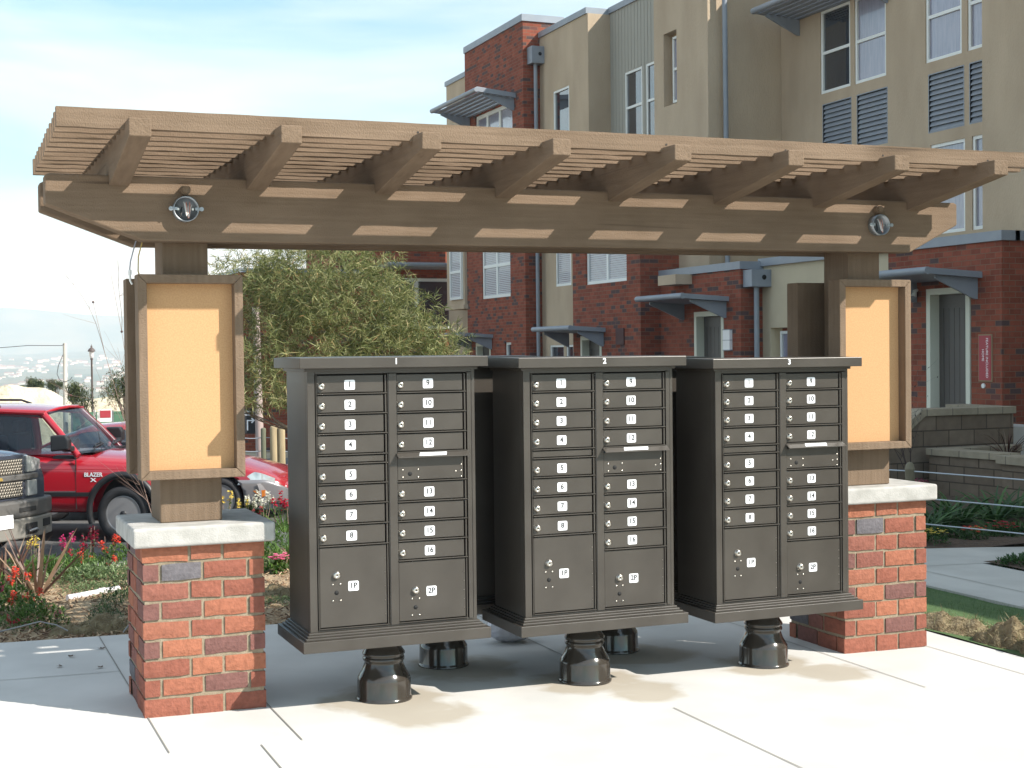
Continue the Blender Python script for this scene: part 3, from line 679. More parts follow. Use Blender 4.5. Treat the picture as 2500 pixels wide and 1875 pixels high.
def door_x(t, X, y0, y1, z0, z1, rec=0.22, handle=True):
    fr = MB(); f = .09; a = X + rec - .05
    fr.box(X - .012, a + .05, y0, y0 + f, z0, z1); fr.box(X - .012, a + .05, y1 - f, y1, z0, z1); fr.box(X - .012, a + .05, y0 + f, y1 - f, z1 - f, z1)
    d = MB(); d.box(a, a + .045, y0 + f, y1 - f, z0, z1 - f); 
    n = 5
    d.box(a - .012, a, y0 + f, y0 + f + .10, z0, z1 - f); d.box(a - .012, a, y1 - f - .10, y1 - f, z0, z1 - f); d.box(a - .012, a, y0 + f + .1, y1 - f - .1, z1 - f - .20, z1 - f)
    for k in range(n):
        w_ = (y1 - y0 - 2 * f - .2) / n; s = y0 + f + .1 + k * w_; d.box(a - .005, a, s + .005, s + w_ - .005, z0, z1 - f - .206)
    o = d.build('door', doorm, t); fr.build('door_frame', trimc, o)
    if handle: h = MB(); h.tube([(a - .012, y0 + f + .07, z0 + 1.0), (a - .06, y0 + f + .07, z0 + 1.0)], .022, 12); h.build('handle', chrome, o)
    return o
def scupper(t, x, y, z, zbot, h=.30, w_=.30):
    b = MB(); b.box(x, x + w_, y - .30, y - .002, z, z + h); s = b.build('rain_head', metal, t, bevel=.006)
    c = MB(); c.lathe([(.045, 0), (.045, .003), (.0004, .003)], 20, c=(x + w_ * .62, y - .30, z + h * .55), axis='y', M=None); c2 = c.build('overflow_hole', gap, s)
    p = MB(); p.tube([(x + w_ / 2 - .02, y - .15, z), (x + w_ / 2 - .02, y - .15, zbot)], .048, 14); p.build('downpipe', metal, s)
    return s

# ---- nearest house: brick entry wing, beige upper storeys
h1 = wthing('row_house', 'nearest beige row house with louvred windows, brick entry wing and red sign', 'house', (13.5, 11, -0.4), 'row houses')
b = MB(); ZB = -1.0
doorA = (10.93, 11.95, .42, 2.36)
wall_x(b, 12.85, 10.28, 12.87, ZB, 2.98, [doorA], .3); b.box(13.15, 18, 10.28, 10.5, ZB, 2.98)
b.build('brick_wall', bwall, h1)
b = MB(); winB = (15.78, 16.36, .9, 1.86)
wall_x(b, 12.88, 12.871, 16.62, ZB, 2.98, [winB], .25); b.box(12.9, 14.6, 10.5, 16.6, 2.80, 2.90)
b.build('ground_floor_wall', stuccol, h1)
b = MB()
b.box(13.9, 18, -14, 11.92, 2.9, 9.5); b.box(13.2, 18.03, -14.02, 8.6, -1, 9.85)
W1 = [(16.18, 17.13, 6.27, 7.83), (15.12, 16.05, 6.27, 7.83), (13.12, 14.04, 6.27, 7.83), (12.1, 12.98, 6.27, 7.83), (13.05, 13.92, 3.37, 4.88), (12.05, 12.88, 3.37, 4.88), (15.12, 16.05, 3.37, 4.88), (16.18, 17.1, 3.37, 4.88)]
LV = [(16.17, 17.05, 5.1, 6.05), (15.10, 15.97, 5.1, 6.05), (13.08, 13.95, 5.1, 6.05), (12.1, 12.92, 5.1, 6.05)]
wall_x(b, 14.5, 11.92, 18.48, 2.9, 9.5, W1 + LV, .25); b.box(14.76, 18, 11.93, 18.47, 2.9, 9.5)
b.build('upper_wall', stucco, h1)
for i, (a, c, d, e) in enumerate(W1): window(h1, 14.5, a, c, d, e, mid=7.03 if d > 6 else 4.1, pm=pane if i in (0, 7) else curtain, rec=.02, fr=.055)
for a in LV: louvre(h1, 14.5, *a)
awning(h1, 14.5, 14.95, 17.95, 7.82, depth=.95, slope=.08, open_=True)
coping(h1, [(12.85, 13.1, 10.28, 16.62, 2.98), (13.1, 18, 10.28, 10.5, 2.98)]); 
coping(h1, [(14.5, 18, 11.92, 18.47, 9.5), (13.9, 18, 8.65, 11.88, 9.502)])
door_x(h1, 12.85, 10.95, 11.93, .42, 2.36); awning(h1, 12.85, 10.68, 12.3, 2.47, depth=.95, slope=.055)
window(h1, 12.88, 15.80, 16.2, .92, 1.80, pm=curtain, rec=.1, fr=.05)
b = MB(); b.box(12.835, 12.85, 10.47, 10.76, .98, 1.66, 1); b.box(12.828, 12.835, 10.49, 10.74, 1.0, 1.64, 0)
Mt = Matrix(((0, 0, -1, 12.8275), (0, -1, 0, 10.565), (-1, 0, 0, 1.32), (0, 0, 0, 1)))
Mt = Matrix.Translation((12.8275, 10.575, 1.32)) @ Matrix(((0, 0, -1), (0, -1, 0), (-1, 0, 0))).to_4x4()
b.text('FEATURE INCLUDED', Matrix.Translation((12.8275, 10.57, 1.32)) @ Matrix(((0, 0, -1, 0), (0, -1, 0, 0), (-1, 0, 0, 0), (0, 0, 0, 1))), .062, 2, ext=.0005)
b.text('HOME', Matrix.Translation((12.8275, 10.655, 1.36)) @ Matrix(((0, 0, -1, 0), (0, -1, 0, 0), (-1, 0, 0, 0), (0, 0, 0, 1))), .062, 2, ext=.0005)
tag(b.build('wall_sign', [inkred, mat('sign_backing', (0.28, 0.2, 0.12), .8), white]), 'red sign reading FEATURE INCLUDED HOME on the brick wall beside the door', 'sign')
b = MB(); b.tube([(12.85, 10.66, .92), (12.83, 10.66, .92)], .035, 16); b.build('door_bell', vinyl, h1)
b = MB(); b.tube([(12.85, 12.15, 2.36), (12.80, 12.15, 2.34), (12.78, 12.15, 2.26)], [.02, .035, .045], 12); b.build('porch_light', vinyl, h1)
b = MB(); b.box(11.9, 12.85, 9.3, 13.2, -1, .40); b.build('porch', walkm, h1)

# ---- second house
h2 = wthing('row_house', 'middle row house with grey siding above and a brick bay two storeys high', 'house', (13, 20, -0.5), 'row houses')
b = MB(); dC = (17.22, 18.32, 0.1, 2.20)
wall_x(b, 12.42, 16.62, 19.70, ZB, 2.93, [dC], .3); b.box(12.72, 13.6, 16.622, 16.9, ZB, 2.93)
wD = (20.30, 22.27, 2.90, 4.35); dD = (21.5, 22.55, -.1, 1.80)
wall_x(b, 11.97, 19.70, 22.95, -1.2, 5.0, [wD, dD], .3); b.box(12.27, 13.9, 19.702, 19.95, -1.2, 5.0); b.box(12.27, 13.6, 22.70, 22.948, -1.2, 5.0)
b.build('brick_wall', bwall, h2)
b = MB()
rS2 = (19.73, 20.28, 6.45, 7.93)
wall_x(b, 12.85, 18.48, 20.70, 2.9, 9.5, [rS2], .2); b.box(13.051, 14.6, 18.482, 20.69, 2.9, 9.5); b.box(12.45, 14.3, 16.7, 19.69, 2.74, 2.84)
b.box(12.06, 12.44, 18.40, 19.12, 2.74, 2.93)
b.build('upper_wall', stucco, h2)
wS = [(22.80, 23.66, 5.6, 7.82), (22.15, 22.62, 5.6, 7.82)]
b = MB(); wall_x(b, 13.65, 20.70, 24.40, 5.9, 9.32, wS, .2); b.box(13.851, 15.5, 20.7, 24.4, 5.9, 9.32)
y = 20.75
while y < 24.38: 
    for (z0, z1) in ((5.9, 9.32),):
        if not any(a - .03 < y < c + .03 for a, c, _, _ in wS): b.box(13.642, 13.65, y, y + .03, z0, z1)
        else: b.box(13.642, 13.65, y, y + .03, 7.84, z1)
    y += .16
b.build('siding_wall', siding, h2)
for (a, c, d, e) in wS: window(h2, 13.65, a, c, d, e, mid=7.0, pm=pane, rec=.01, fr=.055)
window(h2, 12.85, 19.68, 20.16, 6.52, 7.86, mid=7.2, pm=curtain, rec=.14, fr=.05)
window(h2, 11.97, *wD, mid=None, pm=pane, rec=.04, fr=.07, mull=[21.28], blinds=True)
door_x(h2, 12.42, *dC); door_x(h2, 11.97, *dD)
awning(h2, 12.42, 17.02, 18.85, 2.36, depth=.95, slope=.06); awning(h2, 11.97, 21.3, 23.3, 1.87, depth=.8, slope=.06)
coping(h2, [(12.42, 12.62, 16.62, 19.66, 2.93), (12.7, 13.1, 16.62, 16.85, 2.93)]); coping(h2, [(12.85, 14.6, 18.48, 20.66, 9.5)]); coping(h2, [(13.65, 15.5, 20.75, 24.38, 9.32)])
coping(h2, [(11.97, 13.6, 19.75, 22.9, 5.0)], h=.1)
scupper(h2, 12.47, 16.62, 2.60, -.6, h=.31, w_=.42)
b = MB(); b.tube([(13.13, 18.32, 9.2), (13.16, 18.32, 3.0)], .05, 14); b.build('downpipe', metal, h2)
b = MB(); b.box(12.36, 12.42, 16.92, 17.16, 1.47, 1.84); b.box(12.355, 12.425, 16.91, 17.17, 1.645, 1.655, 1); b.box(12.355, 12.425, 16.91, 17.17, 1.835, 1.85, 1); b.box(12.355, 12.425, 16.91, 17.17, 1.46, 1.475, 1)
b.build('wall_lamp', [mat('lamp_glass', (0.75, 0.75, 0.76), 0.3), metal], h2)
b = MB(); b.box(11.945, 11.97, 20.42, 20.79, 1.60, 1.94); b.build('vent_cover', mat('dark_red_vent', (0.06, 0.02, 0.02), 0.6), h2)

# ---- third house
h3 = wthing('row_house', 'farthest row house with a tall brick tower and slatted metal awning near its roof', 'house', (13, 28, -0.7), 'row houses')
b = MB()
wE = (28.25, 30.29, 2.90, 5.1); dE = (29.7, 30.8, -.5, 1.72); sE = (28.25, 28.7, .6, 1.72); uE = (28.0, 30.7, 6.3, 7.85)
wall_x(b, 12.63, 27.25, 31.45, -1.3, 9.70, [wE, dE, sE, uE], .3); b.box(12.93, 13.9, 27.252, 27.5, -1.3, 9.70); b.box(12.93, 13.7, 31.2, 31.448, -1.3, 9.7)
b.build('brick_wall', bwall, h3)
b = MB()
wF = [(25.49, 26.43, 6.0, 7.83), (25.47, 26.38, 3.06, 4.6), (25.95, 26.8, .5, 1.63), (25.4, 25.82, .5, 1.63)]
wall_x(b, 13.08, 24.40, 27.25, -1.2, 9.30, wF, .25); b.box(13.331, 15, 24.402, 27.3, -1.2, 9.30)
b.box(12.55, 13.5, 31.452, 32.9, 2.75, 4.9); b.box(12.50, 13.5, 31.40, 32.95, 2.68, 2.80)
b.box(13.2, 15, 31.46, 34.6, -1.3, 9.38)
b.build('upper_wall', stucco, h3)
window(h3, 13.08, *wF[0], pm=pane, rec=.01, fr=.055); window(h3, 13.08, *wF[1], pm=pane, rec=.01, fr=.06, blinds=True)
window(h3, 13.08, *wF[2], pm=pane, rec=.02, fr=.05); window(h3, 13.08, *wF[3], pm=pane, rec=.02, fr=.05)
window(h3, 12.63, *wE, mid=3.75, pm=pane, rec=.03, fr=.08, mull=[29.27], blinds=True)
window(h3, 12.63, *sE, pm=pane, rec=.05, fr=.06); window(h3, 12.63, *uE, pm=curtain, rec=.05, fr=.10, mull=[29.0, 29.9])
window(h3, 12.485, 31.55, 32.5, 2.95, 4.55, mid=3.72, pm=pane, rec=.0, fr=.07, blinds=True)
door_x(h3, 12.63, *dE)
awning(h3, 12.63, 29.5, 31.3, 1.85, depth=.9, slope=.06); awning(h3, 12.63, 27.75, 31.2, 7.88, depth=1.05, slope=.10, open_=True)
coping(h3, [(12.63, 13.7, 27.25, 31.4, 9.70)], h=.17); coping(h3, [(13.08, 15, 24.46, 27.2, 9.30)]); coping(h3, [(13.2, 15, 31.5, 34.6, 9.38)])
scupper(h3, 12.74, 27.25, 8.62, -.9, h=.42, w_=.36)
# ---- brick building closing the lane, its end wall in the sun
h4 = wthing('brick_building', 'sunlit brick building at the end of the lane, behind the feathery tree', 'house', (11, 37, -1))
b = MB(); b.box(7.3, 11.2, 36.3, 44, -1.6, 3.9); b.box(11.2, 18, 36.0, 44, -1.6, 6.6); b.build('brick_wall', bwall2, h4)
coping(h4, [(11.25, 18, 36.04, 44, 6.6)]); coping(h4, [(7.3, 11.13, 36.3, 44, 3.9)], h=.12)
b = MB(); b.box(11.6, 13.9, 35.96, 36.0, 2.2, 3.75, 0); b.box(11.7, 12.55, 35.94, 35.96, 2.3, 3.65, 1); b.box(12.7, 13.75, 35.94, 35.96, 2.3, 3.65, 1); b.build('window', [vinyl, pane], h4)
b = MB(); b.box(11.3, 14.1, 34.9, 35.995, 4.02, 4.12); b.tube([(11.3, 34.88, 4.1), (14.1, 34.88, 4.1)], .07, 10); b.build('canopy', metal, h4)
# ---- retaining walls of split-face block with caps
def block_mat():
    return brick_mat('split_face_block', 0.405, 0.203, -0.2, ((0.15, 0.115, 0.085), (0.215, 0.17, 0.13)), (0.085, 0.068, 0.052), 0.5, (0.15, 0.115, 0.085), 0.008, 1.0)
blk_m = block_mat(); capm = brick_mat('wall_cap_block', 0.405, 2.0, -0.2, ((0.27, 0.235, 0.175), (0.33, 0.285, 0.215)), (0.12, 0.1, 0.08), 0.0, (0.25, 0.22, 0.17), 0.006, 0.3)
t = wthing('retaining_wall', 'upper block retaining wall with a sloping cap end below the front door', 'wall', (11, 9.3, -.4), 'block retaining walls')
b = MB(); b.prism([(7.6, -1), (12.1, -1), (12.1, .595), (10.66, .595), (10.40, .40), (9.0, -.45), (7.6, -.45)], 9.2, 9.42, 1); b.box(11.88, 12.1, 9.42, 10.28, -1, .595)
b.build('block_wall', blk_m, t)
b = MB(); b.prism([(10.66, .597), (12.12, .597), (12.12, .69), (10.62, .69), (10.36, .505), (8.96, -.345), (8.98, -.447), (10.40, .402)], 9.165, 9.45, 1); b.box(11.86, 12.15, 9.452, 10.28, .597, .69)
b.build('cap', capm, t, bevel=.006)
t = wthing('retaining_wall', 'lower block planter wall with a pale cap behind the cable railing', 'wall', (10.6, 8.5, -.4), 'block retaining walls')
b = MB(); b.prism([(10.58, 8.80), (10.72, 7.75), (10.66, 7.75), (10.66, 6.4), (10.88, 6.4), (10.88, 7.75), (10.94, 7.75), (10.80, 8.80), (12.0, 8.95), (12.0, 9.18), (10.58, 9.0)], -1, .115, 2)
b.build('block_wall', blk_m, t)
b = MB(); b.prism([(10.54, 8.82), (10.68, 7.80), (10.98, 7.80), (10.83, 8.76), (12.0, 8.92), (12.0, 9.16), (10.54, 9.02)], .117, .20, 2); b.prism([(10.60, 7.798), (10.60, 6.38), (10.92, 6.38), (10.92, 7.798)], .085, .185, 2)
b.build('cap', capm, t, bevel=.006)
# ================================================================== VEHICLES
red = mat('red_car_paint', (0.36, 0.010, 0.020), 0.25, 0, spec=0.5, coat=1.0)
dkred = mat('dark_red_car_paint', (0.30, 0.012, 0.02), 0.25, 0, spec=0.5, coat=1.0)
greyp = mat('blue_grey_car_paint', (0.055, 0.062, 0.085), 0.25, 0.2, spec=0.5, coat=1.0)
taupe = mat('dusty_grey_trim', (0.105, 0.102, 0.098), 0.5)
taupel = mat('light_grey_bumper', (0.21, 0.20, 0.18), 0.5)
silver = mat('silver_grey_car_paint', (0.24, 0.23, 0.24), 0.3, 0.3, coat=0.8)
rubber = mat('tyre_rubber', (0.022, 0.022, 0.025), 0.75)
alloy = mat('alloy_wheel', (0.36, 0.36, 0.38), 0.38, 0.6)
blackp = mat('black_plastic', (0.018, 0.018, 0.02), 0.45)
cglass = glass_mat('car_glass', (0.02, 0.03, 0.045), 0.42)
dglass = mat('dark_car_glass', (0.02, 0.026, 0.034), 0.06, 0, spec=0.9, coat=1)
lens = mat('headlight_lens', (0.42, 0.45, 0.46), 0.10, 0.4, (0.72, 0.74, 0.72), 9, coat=1.0)
amber = mat('amber_lens', (0.75, 0.22, 0.03), 0.2, coat=1.0)
seatm = mat('car_seat', (0.03, 0.035, 0.055), 0.8)
def interp(tab, x):
    for (a, *p), (b_, *q) in zip(tab, tab[1:]):
        if x <= b_:
            f = (x - a) / (b_ - a) if b_ > a else 0; f = max(0, f); return [u + (v - u) * f for u, v in zip(p, q)]
    return list(tab[-1][1:])
def body_mesh(stations, nx=70, mi=0):
    """stations: (x, half width, z bottom, z shoulder, z top centre) front is +x"""
    b = MB(); x0, x1 = stations[0][0], stations[-1][0]
    prof = [(0.0, 0), (.86, 0), (.97, .06), (1.0, .22), (1.005, .55), (1.0, .78), (.975, .93), (.94, 1.0)]
    top = [(.80, .45), (.55, .75), (.28, .94), (0, 1.0)]
    rows = []
    for i in range(nx):
        x = x0 + (x1 - x0) * i / (nx - 1); w_, zb, zs, zt = interp(stations, x)
        half = [(w_ * a, zb + (zs - zb) * c) for a, c in prof] + [(w_ * a, zs + (zt - zs) * c) for a, c in top]
        rows.append([(x, y, z) for y, z in half] + [(x, -y, z) for y, z in half[-2:0:-1]])
    n = len(rows[0]); vs = [p for r_ in rows for p in r_]
    fs = [(i * n + k, i * n + (k + 1) % n, (i + 1) * n + (k + 1) % n, (i + 1) * n + k) for i in range(nx - 1) for k in range(n)]
    b.add(vs, fs, mi, True); b.add(rows[0], [tuple(range(n))], mi); b.add(rows[-1], [tuple(range(n - 1, -1, -1))], mi)
    return b
def cut(o, cutters):
    """carve wheel arches and openings, then bake the result into the mesh"""
    bpy.context.view_layer.update()
    for c in cutters:
        m = o.modifiers.new('cut', 'BOOLEAN'); m.object = c; m.operation = 'DIFFERENCE'; m.solver = 'EXACT'
    dg = bpy.context.evaluated_depsgraph_get(); dg.update()
    me = bpy.data.meshes.new_from_object(o.evaluated_get(dg)); old = o.data
    me.name = old.name
    for m in list(o.modifiers): o.modifiers.remove(m)
    o.data = me; bpy.data.meshes.remove(old)
    for c in cutters:
        d = c.data; bpy.data.objects.remove(c); bpy.data.meshes.remove(d)
def wheel(t, x, y, r, w_, spokes, rimr):
    """y = outer face; side = sign(y)"""
    s = 1 if y > 0 else -1; c = (x, 0, r)
    def L_(prof): return [(a, -s * (abs(y) + d)) for a, d in prof]
    b = MB(); b.lathe(L_([(rimr, -.02), (rimr + .01, 0), (r - .05, 0.004), (r - .015, -.01), (r, -.035), (r, -w_ + .03), (r - .02, -w_), (rimr, -w_)]), 44, c=c, axis='y')
    wh = b.build('wheel', rubber, t)
    b = MB(); b.lathe(L_([(rimr + .004, -.012), (rimr - .012, -.008), (rimr - .03, -.03), (rimr - .035, -.055), (rimr * .55, -.05), (rimr * .50, -.03), (rimr * .28, -.022), (.0005, -.02)]), 44, c=c, axis='y')
    for k in range(spokes):
        a = 2 * math.pi * k / spokes; M = Matrix.Translation((x, s * (abs(y)), r)) @ Matrix.Rotation(a, 4, 'Y')
        b.box(rimr * .25, rimr * .92, min(-s * .05, -s * .018), max(-s * .05, -s * .018), -.018, .018, 0, M)
    b.lathe(L_([(.045, -.02), (.04, -.004), (.0005, -.002)]), 20, 1, c=c, axis='y')
    b.build('rim', [alloy, blackp], wh); return wh
def mirror_poly(b, pts, y0, y1, mi):
    b.prism(pts, y0, y1, 1, mi)

# ---- red sport utility vehicle (front wheel at x = 0, ground at z = 0)
suv = thing('sport_utility_vehicle', 'bright red sport utility vehicle with black wheel arches parked left of the post', 'car')
bd = body_mesh([(-3.35, .78, .42, .90, 1.0), (-3.25, .84, .40, 1.0, 1.08), (-2.5, .86, .38, 1.02, 1.10), (-.64, .86, .36, 1.0, 1.12), (-.3, .86, .36, .99, 1.10), (.3, .85, .36, .96, 1.06), (.50, .80, .38, .90, 1.0), (.58, .74, .42, .82, .88)])
bo = bd.build('body', red, suv)
def cyl(x, r, y0, y1, z):
    c = MB(); c.tube([(x, y0, z), (x, y1, z)], r, 40); return c.build('cutter', red)
cut(bo, [cyl(0, .43, .45, 1.1, .40), cyl(0, .43, -1.1, -.45, .40), cyl(-2.55, .42, .45, 1.1, .40), cyl(-2.55, .42, -1.1, -.45, .40)])
for xx in (0, -2.55):
    for s in (1, -1):
        wheel(suv, xx, s * .855, .35, .2, 10, .225)
        b = MB(); b.tube([(xx + .44 * math.cos(a), s * .858, .40 + .44 * math.sin(a)) for a in [math.pi * k / 22 * 1.24 - .38 for k in range(23)]], .042, 8); b.build('wheel_arch', blackp, suv)
        b = MB(); b.box(xx - .4, xx + .4, *sorted((s * .44, s * .46)), .2, .8); b.build('wheel_well', blackp, suv)
# greenhouse: roof, pillars, glass
def lerp(a, b_, f): return tuple(x + (y - x) * f for x, y in zip(a, b_))
g = MB(); rz_ = 1.66
A0, A1 = (-.60, .80, 1.10), (-1.12, .66, 1.60)       # windscreen pillar
B0, B1 = (-1.78, .81, 1.06), (-1.80, .67, 1.62); C0, C1 = (-3.22, .80, 1.05), (-2.95, .66, 1.60)
def quadbar(b, p, q, w_, th, mi=0):
    for s in (1, -1):
        b.tube([(p[0], s * p[1], p[2]), ((p[0] + q[0]) / 2, s * (p[1] + q[1]) / 2 + s * .012, (p[2] + q[2]) / 2), (q[0], s * q[1], q[2])], w_, 8, mi)
quadbar(g, A0, A1, .042, 0); quadbar(g, B0, B1, .05, 0); quadbar(g, C0, C1, .07, 0)
g.build('roof_pillar', red, suv) if False else None
for nm, (p, q, w_) in {'a': (A0, A1, .045), 'b': (B0, B1, .055), 'c': (C0, C1, .08)}.items():
    for s in (1, -1):
        b = MB(); b.tube([(p[0], s * p[1], p[2] - .03), ((p[0] + q[0]) / 2, s * ((p[1] + q[1]) / 2 + .012), (p[2] + q[2]) / 2), (q[0], s * q[1], q[2])], w_, 10); b.build('roof_pillar', red, suv)
b = MB()
def roof(u, v):
    x = -1.10 - 1.88 * u; y = (v - .5) * 2; e = 1 - .05 * (abs(y) ** 3)
    return (x + .07 * (1 - y * y) * (1 - u), y * .70, 1.60 + .075 * math.cos(y * math.pi / 2) ** .5 + .05 * math.sin(min(1, (u + .02) * 2.2) * math.pi / 2) - .02)
b.grid(roof, 24, 21); b.grid(lambda u, v: tuple(Vector(roof(u, v)) - Vector((0, 0, .05))), 24, 21)
b.tube([(-1.08, .685, 1.60), (-2.0, .70, 1.64), (-2.97, .685, 1.61)], .036, 8); b.tube([(-1.08, -.685, 1.60), (-2.0, -.70, 1.64), (-2.97, -.685, 1.61)], .036, 8); b.tube([(-1.09, .66, 1.605), (-1.03, .35, 1.645), (-1.02, 0, 1.655), (-1.03, -.35, 1.645), (-1.09, -.66, 1.605)], .022, 8)
b.build('roof', red, suv)
b = MB(); b.grid(lambda u, v: ((-.56 - .50 * v) + (.14 - .05 * v) * (1 - (2 * u - 1) ** 2), (2 * u - 1) * (.79 - .13 * v), 1.10 + .52 * v), 16, 8); b.build('windshield', cglass, suv)
b = MB(); b.grid(lambda u, v: (-3.20 + .26 * v, (2 * u - 1) * (.76 - .12 * v), 1.08 + .52 * v), 8, 6); b.build('rear_window', dglass, suv)
for s in (1, -1):
    b = MB(); b.add([(-.72, s * .797, 1.10), (-1.74, s * .805, 1.07), (-1.76, s * .69, 1.60), (-1.16, s * .685, 1.58)], [(0, 1, 2, 3)]); b.build('side_window', cglass, suv)
    b = MB(); b.add([(-1.84, s * .805, 1.07), (-3.15, s * .80, 1.07), (-2.95, s * .69, 1.59), (-1.84, s * .69, 1.60)], [(0, 1, 2, 3)]); b.build('side_window', dglass, suv)
    b = MB(); b.prism([(-.86, 1.14), (-.62, 1.16), (-.62, 1.28), (-.66, 1.34), (-.86, 1.34)], *sorted((s * .95, s * 1.08)), 1); b.box(-.76, -.62, *sorted((s * .84, s * .96)), 1.13, 1.20)
    b.build('wing_mirror', blackp, suv, bevel=.02)
    b = MB(); b.box(-2.10, -.42, *sorted((s * .862, s * .872)), .575, .625); b.box(-2.10, -.62, *sorted((s * .86, s * .868)), .626, .640, 1); b.build('side_moulding', [blackp, galv], suv)
    b = MB(); b.box(-.615, -.609, *sorted((s * .84, s * .8665)), .42, 1.06, 0); b.box(-1.80, -1.794, *sorted((s * .84, s * .8665)), .42, 1.06, 0)
    b.build('door_seam', gap, suv)
    b = MB(); b.box(-3.2, .56, *sorted((s * .8640, s * .8645)), .905, .909, 0); b.build('body_crease', dkred, suv)
    b = MB(); b.prism([(-1.05, .80), (-1.05, 1.18), (-.97, 1.18)], -1, -1, 0) if False else None
for s in (.38, -.38):
    b = MB(); b.box(-1.95, -1.80, s - .24, s + .24, .7, 1.30); b.box(-1.93, -1.82, s - .13, s + .13, 1.32, 1.47); b.box(-1.9, -1.4, s - .24, s + .24, .65, .82); b.build('seat', seatm, suv, bevel=.04)
b = MB(); b.box(-.98, -.62, -.74, .74, .90, 1.07); b.build('dashboard', blackp, suv, bevel=.03)
b = MB(); b.lathe([(.17, 0), (.19, .01), (.17, .02)], 24, c=(0, 0, 0), M=Matrix.Translation((-1.12, .38, 1.05)) @ Matrix.Rotation(R(-65), 4, 'Y')); b.build('steering_wheel', blackp, suv)
for y0 in (-.62, .05):
    b = MB(); b.tube([(-.50 + .05, y0, 1.13), (-.52, y0 + .25, 1.19), (-.53, y0 + .52, 1.20)], .009, 6); b.tube([(-.48, y0 + .12, 1.16), (-.515, y0 + .5, 1.185)], .014, 6); b.build('wiper', blackp, suv)
b = MB(); b.tube([(-.32, -.68, 1.09), (-.45, -.70, 1.85)], .004, 6); b.build('aerial', blackp, suv)
b = MB(); b.box(-.66, -.45, -.6, .6, 1.095, 1.112); b.build('cowl', blackp, suv)
b = MB(); b.box(.56, .64, -.70, .70, .42, .62); b.build('bumper', blackp, suv, bevel=.03)
b = MB(); b.box(-3.5, -3.34, -.80, .80, .42, .62); b.build('bumper', blackp, suv, bevel=.03)
b = MB(); b.box(.56, .60, -.42, .42, .66, .84); b.build('grille', blackp, suv)
for s in (1, -1):
    b = MB(); b.box(.56, .605, *sorted((s * .46, s * .70)), .68, .84); b.build('headlight', lens, suv, bevel=.01)
b = MB()
Mb = Matrix.Translation((-.38, -.8665, .84)) @ Matrix.Rotation(R(90), 4, 'X')
b.text('BLAZER', Mb, .07, 0, ext=.003, bold=True); b.text('X', Matrix.Translation((-.38, -.8665, .775)) @ Matrix.Rotation(R(90), 4, 'X') @ Matrix.Scale(1.6, 4, (1, 0, 0)), .065, 0, ext=.003, bold=True)
b.build('badge', mat('badge_silver', (0.7, 0.72, 0.75), 0.3), suv)
b = MB(); b.tube([(-1.75, .52, 1.68), (-1.9, .52, 1.73), (-2.7, .52, 1.74), (-2.8, .52, 1.69)], .015, 8); b.build('roof_rail', blackp, suv)
b = MB(); b.tube([(-1.75, -.52, 1.68), (-1.9, -.52, 1.73), (-2.7, -.52, 1.74), (-2.8, -.52, 1.69)], .015, 8); b.build('roof_rail', blackp, suv)
HD = R(90 - 116)      # local +x points to azimuth 131 degrees
def place(t, wx, wy, lx, ly, z, h):
    c, s = math.cos(h), math.sin(h); t.location = (wx - (lx * c - ly * s), wy - (lx * s + ly * c), z); t.rotation_euler = (0, 0, h)
place(suv, 1.12, 13.2, 0, -.80, -.93, HD); suv.scale = (1, 1, 1.05)

# ---- dark red and grey coupe behind it
cp = thing('two_tone_coupe', 'dark red coupe with grey lower half, nose showing right of the left post', 'car')
stc = [(-3.3, .74, .40, .84, .92), (-3.1, .80, .32, .90, .98), (-2.4, .84, .26, .88, .97), (-.9, .85, .24, .84, .97), (-.4, .85, .24, .80, .93), (.2, .84, .24, .72, .83), (.6, .80, .26, .64, .72), (.84, .70, .28, .54, .60), (.95, .56, .30, .46, .50)]
bo = body_mesh(stc).build('body', dkred, cp)
cut(bo, [cyl(0, .355, .45, 1.1, .32), cyl(0, .355, -1.1, -.45, .32), cyl(-2.55, .355, .45, 1.1, .32), cyl(-2.55, .355, -1.1, -.45, .32)])
sg = [(x, w_ + .008, zb - .03, min(.56, zs * .9 if x > .5 else .56), min(.57, zs)) for x, w_, zb, zs, zt in stc]
lb = MB()
for s in (1, -1):
    rows = 44; x0, x1 = stc[0][0], stc[-1][0]
    def side(u, v, s=s):
        x = x0 + (x1 - x0) * u; w_, zb, zs, zt = interp(stc, x); zt2 = min(.57, zs * .93) - (0.0 if x < .3 else 0); z = zb - .03 + (zt2 - zb + .03) * v
        return (x, s * (w_ * (1.012 if v < .9 else 1.006) + .006 - .03 * (1 - v) ** 3), z)
    lb.grid(side, 70, 8)
lo = lb.build('lower_cladding', silver, cp)
bpy.context.view_layer.update()
m_ = lo.modifiers.new('thickness', 'SOLIDIFY'); m_.thickness = .012
cut(lo, [cyl(0, .35, .4, 1.2, .32), cyl(0, .35, -1.2, -.4, .32), cyl(-2.55, .35, .4, 1.2, .32), cyl(-2.55, .35, -1.2, -.4, .32)])
b = MB(); b.grid(lambda u, v: ((.965 + .04 * math.sin(v * math.pi)) - .42 * abs(2 * u - 1) ** 3.2, (2 * u - 1) * .845, .22 + .30 * v), 40, 8); b.build('front_bumper', silver, cp)
b = MB(); [b.box(.985, 1.0, -.35, .35, .30 + .035 * k, .318 + .035 * k) for k in range(3)]; b.build('air_intake', blackp, cp)
for xx in (0, -2.55):
    for s in (1, -1):
        wheel(cp, xx, s * .83, .30, .19, 5, .205)
        b = MB(); b.box(xx - .33, xx + .33, *sorted((s * .44, s * .46)), .15, .62); b.build('wheel_well', blackp, cp)
gr = MB()
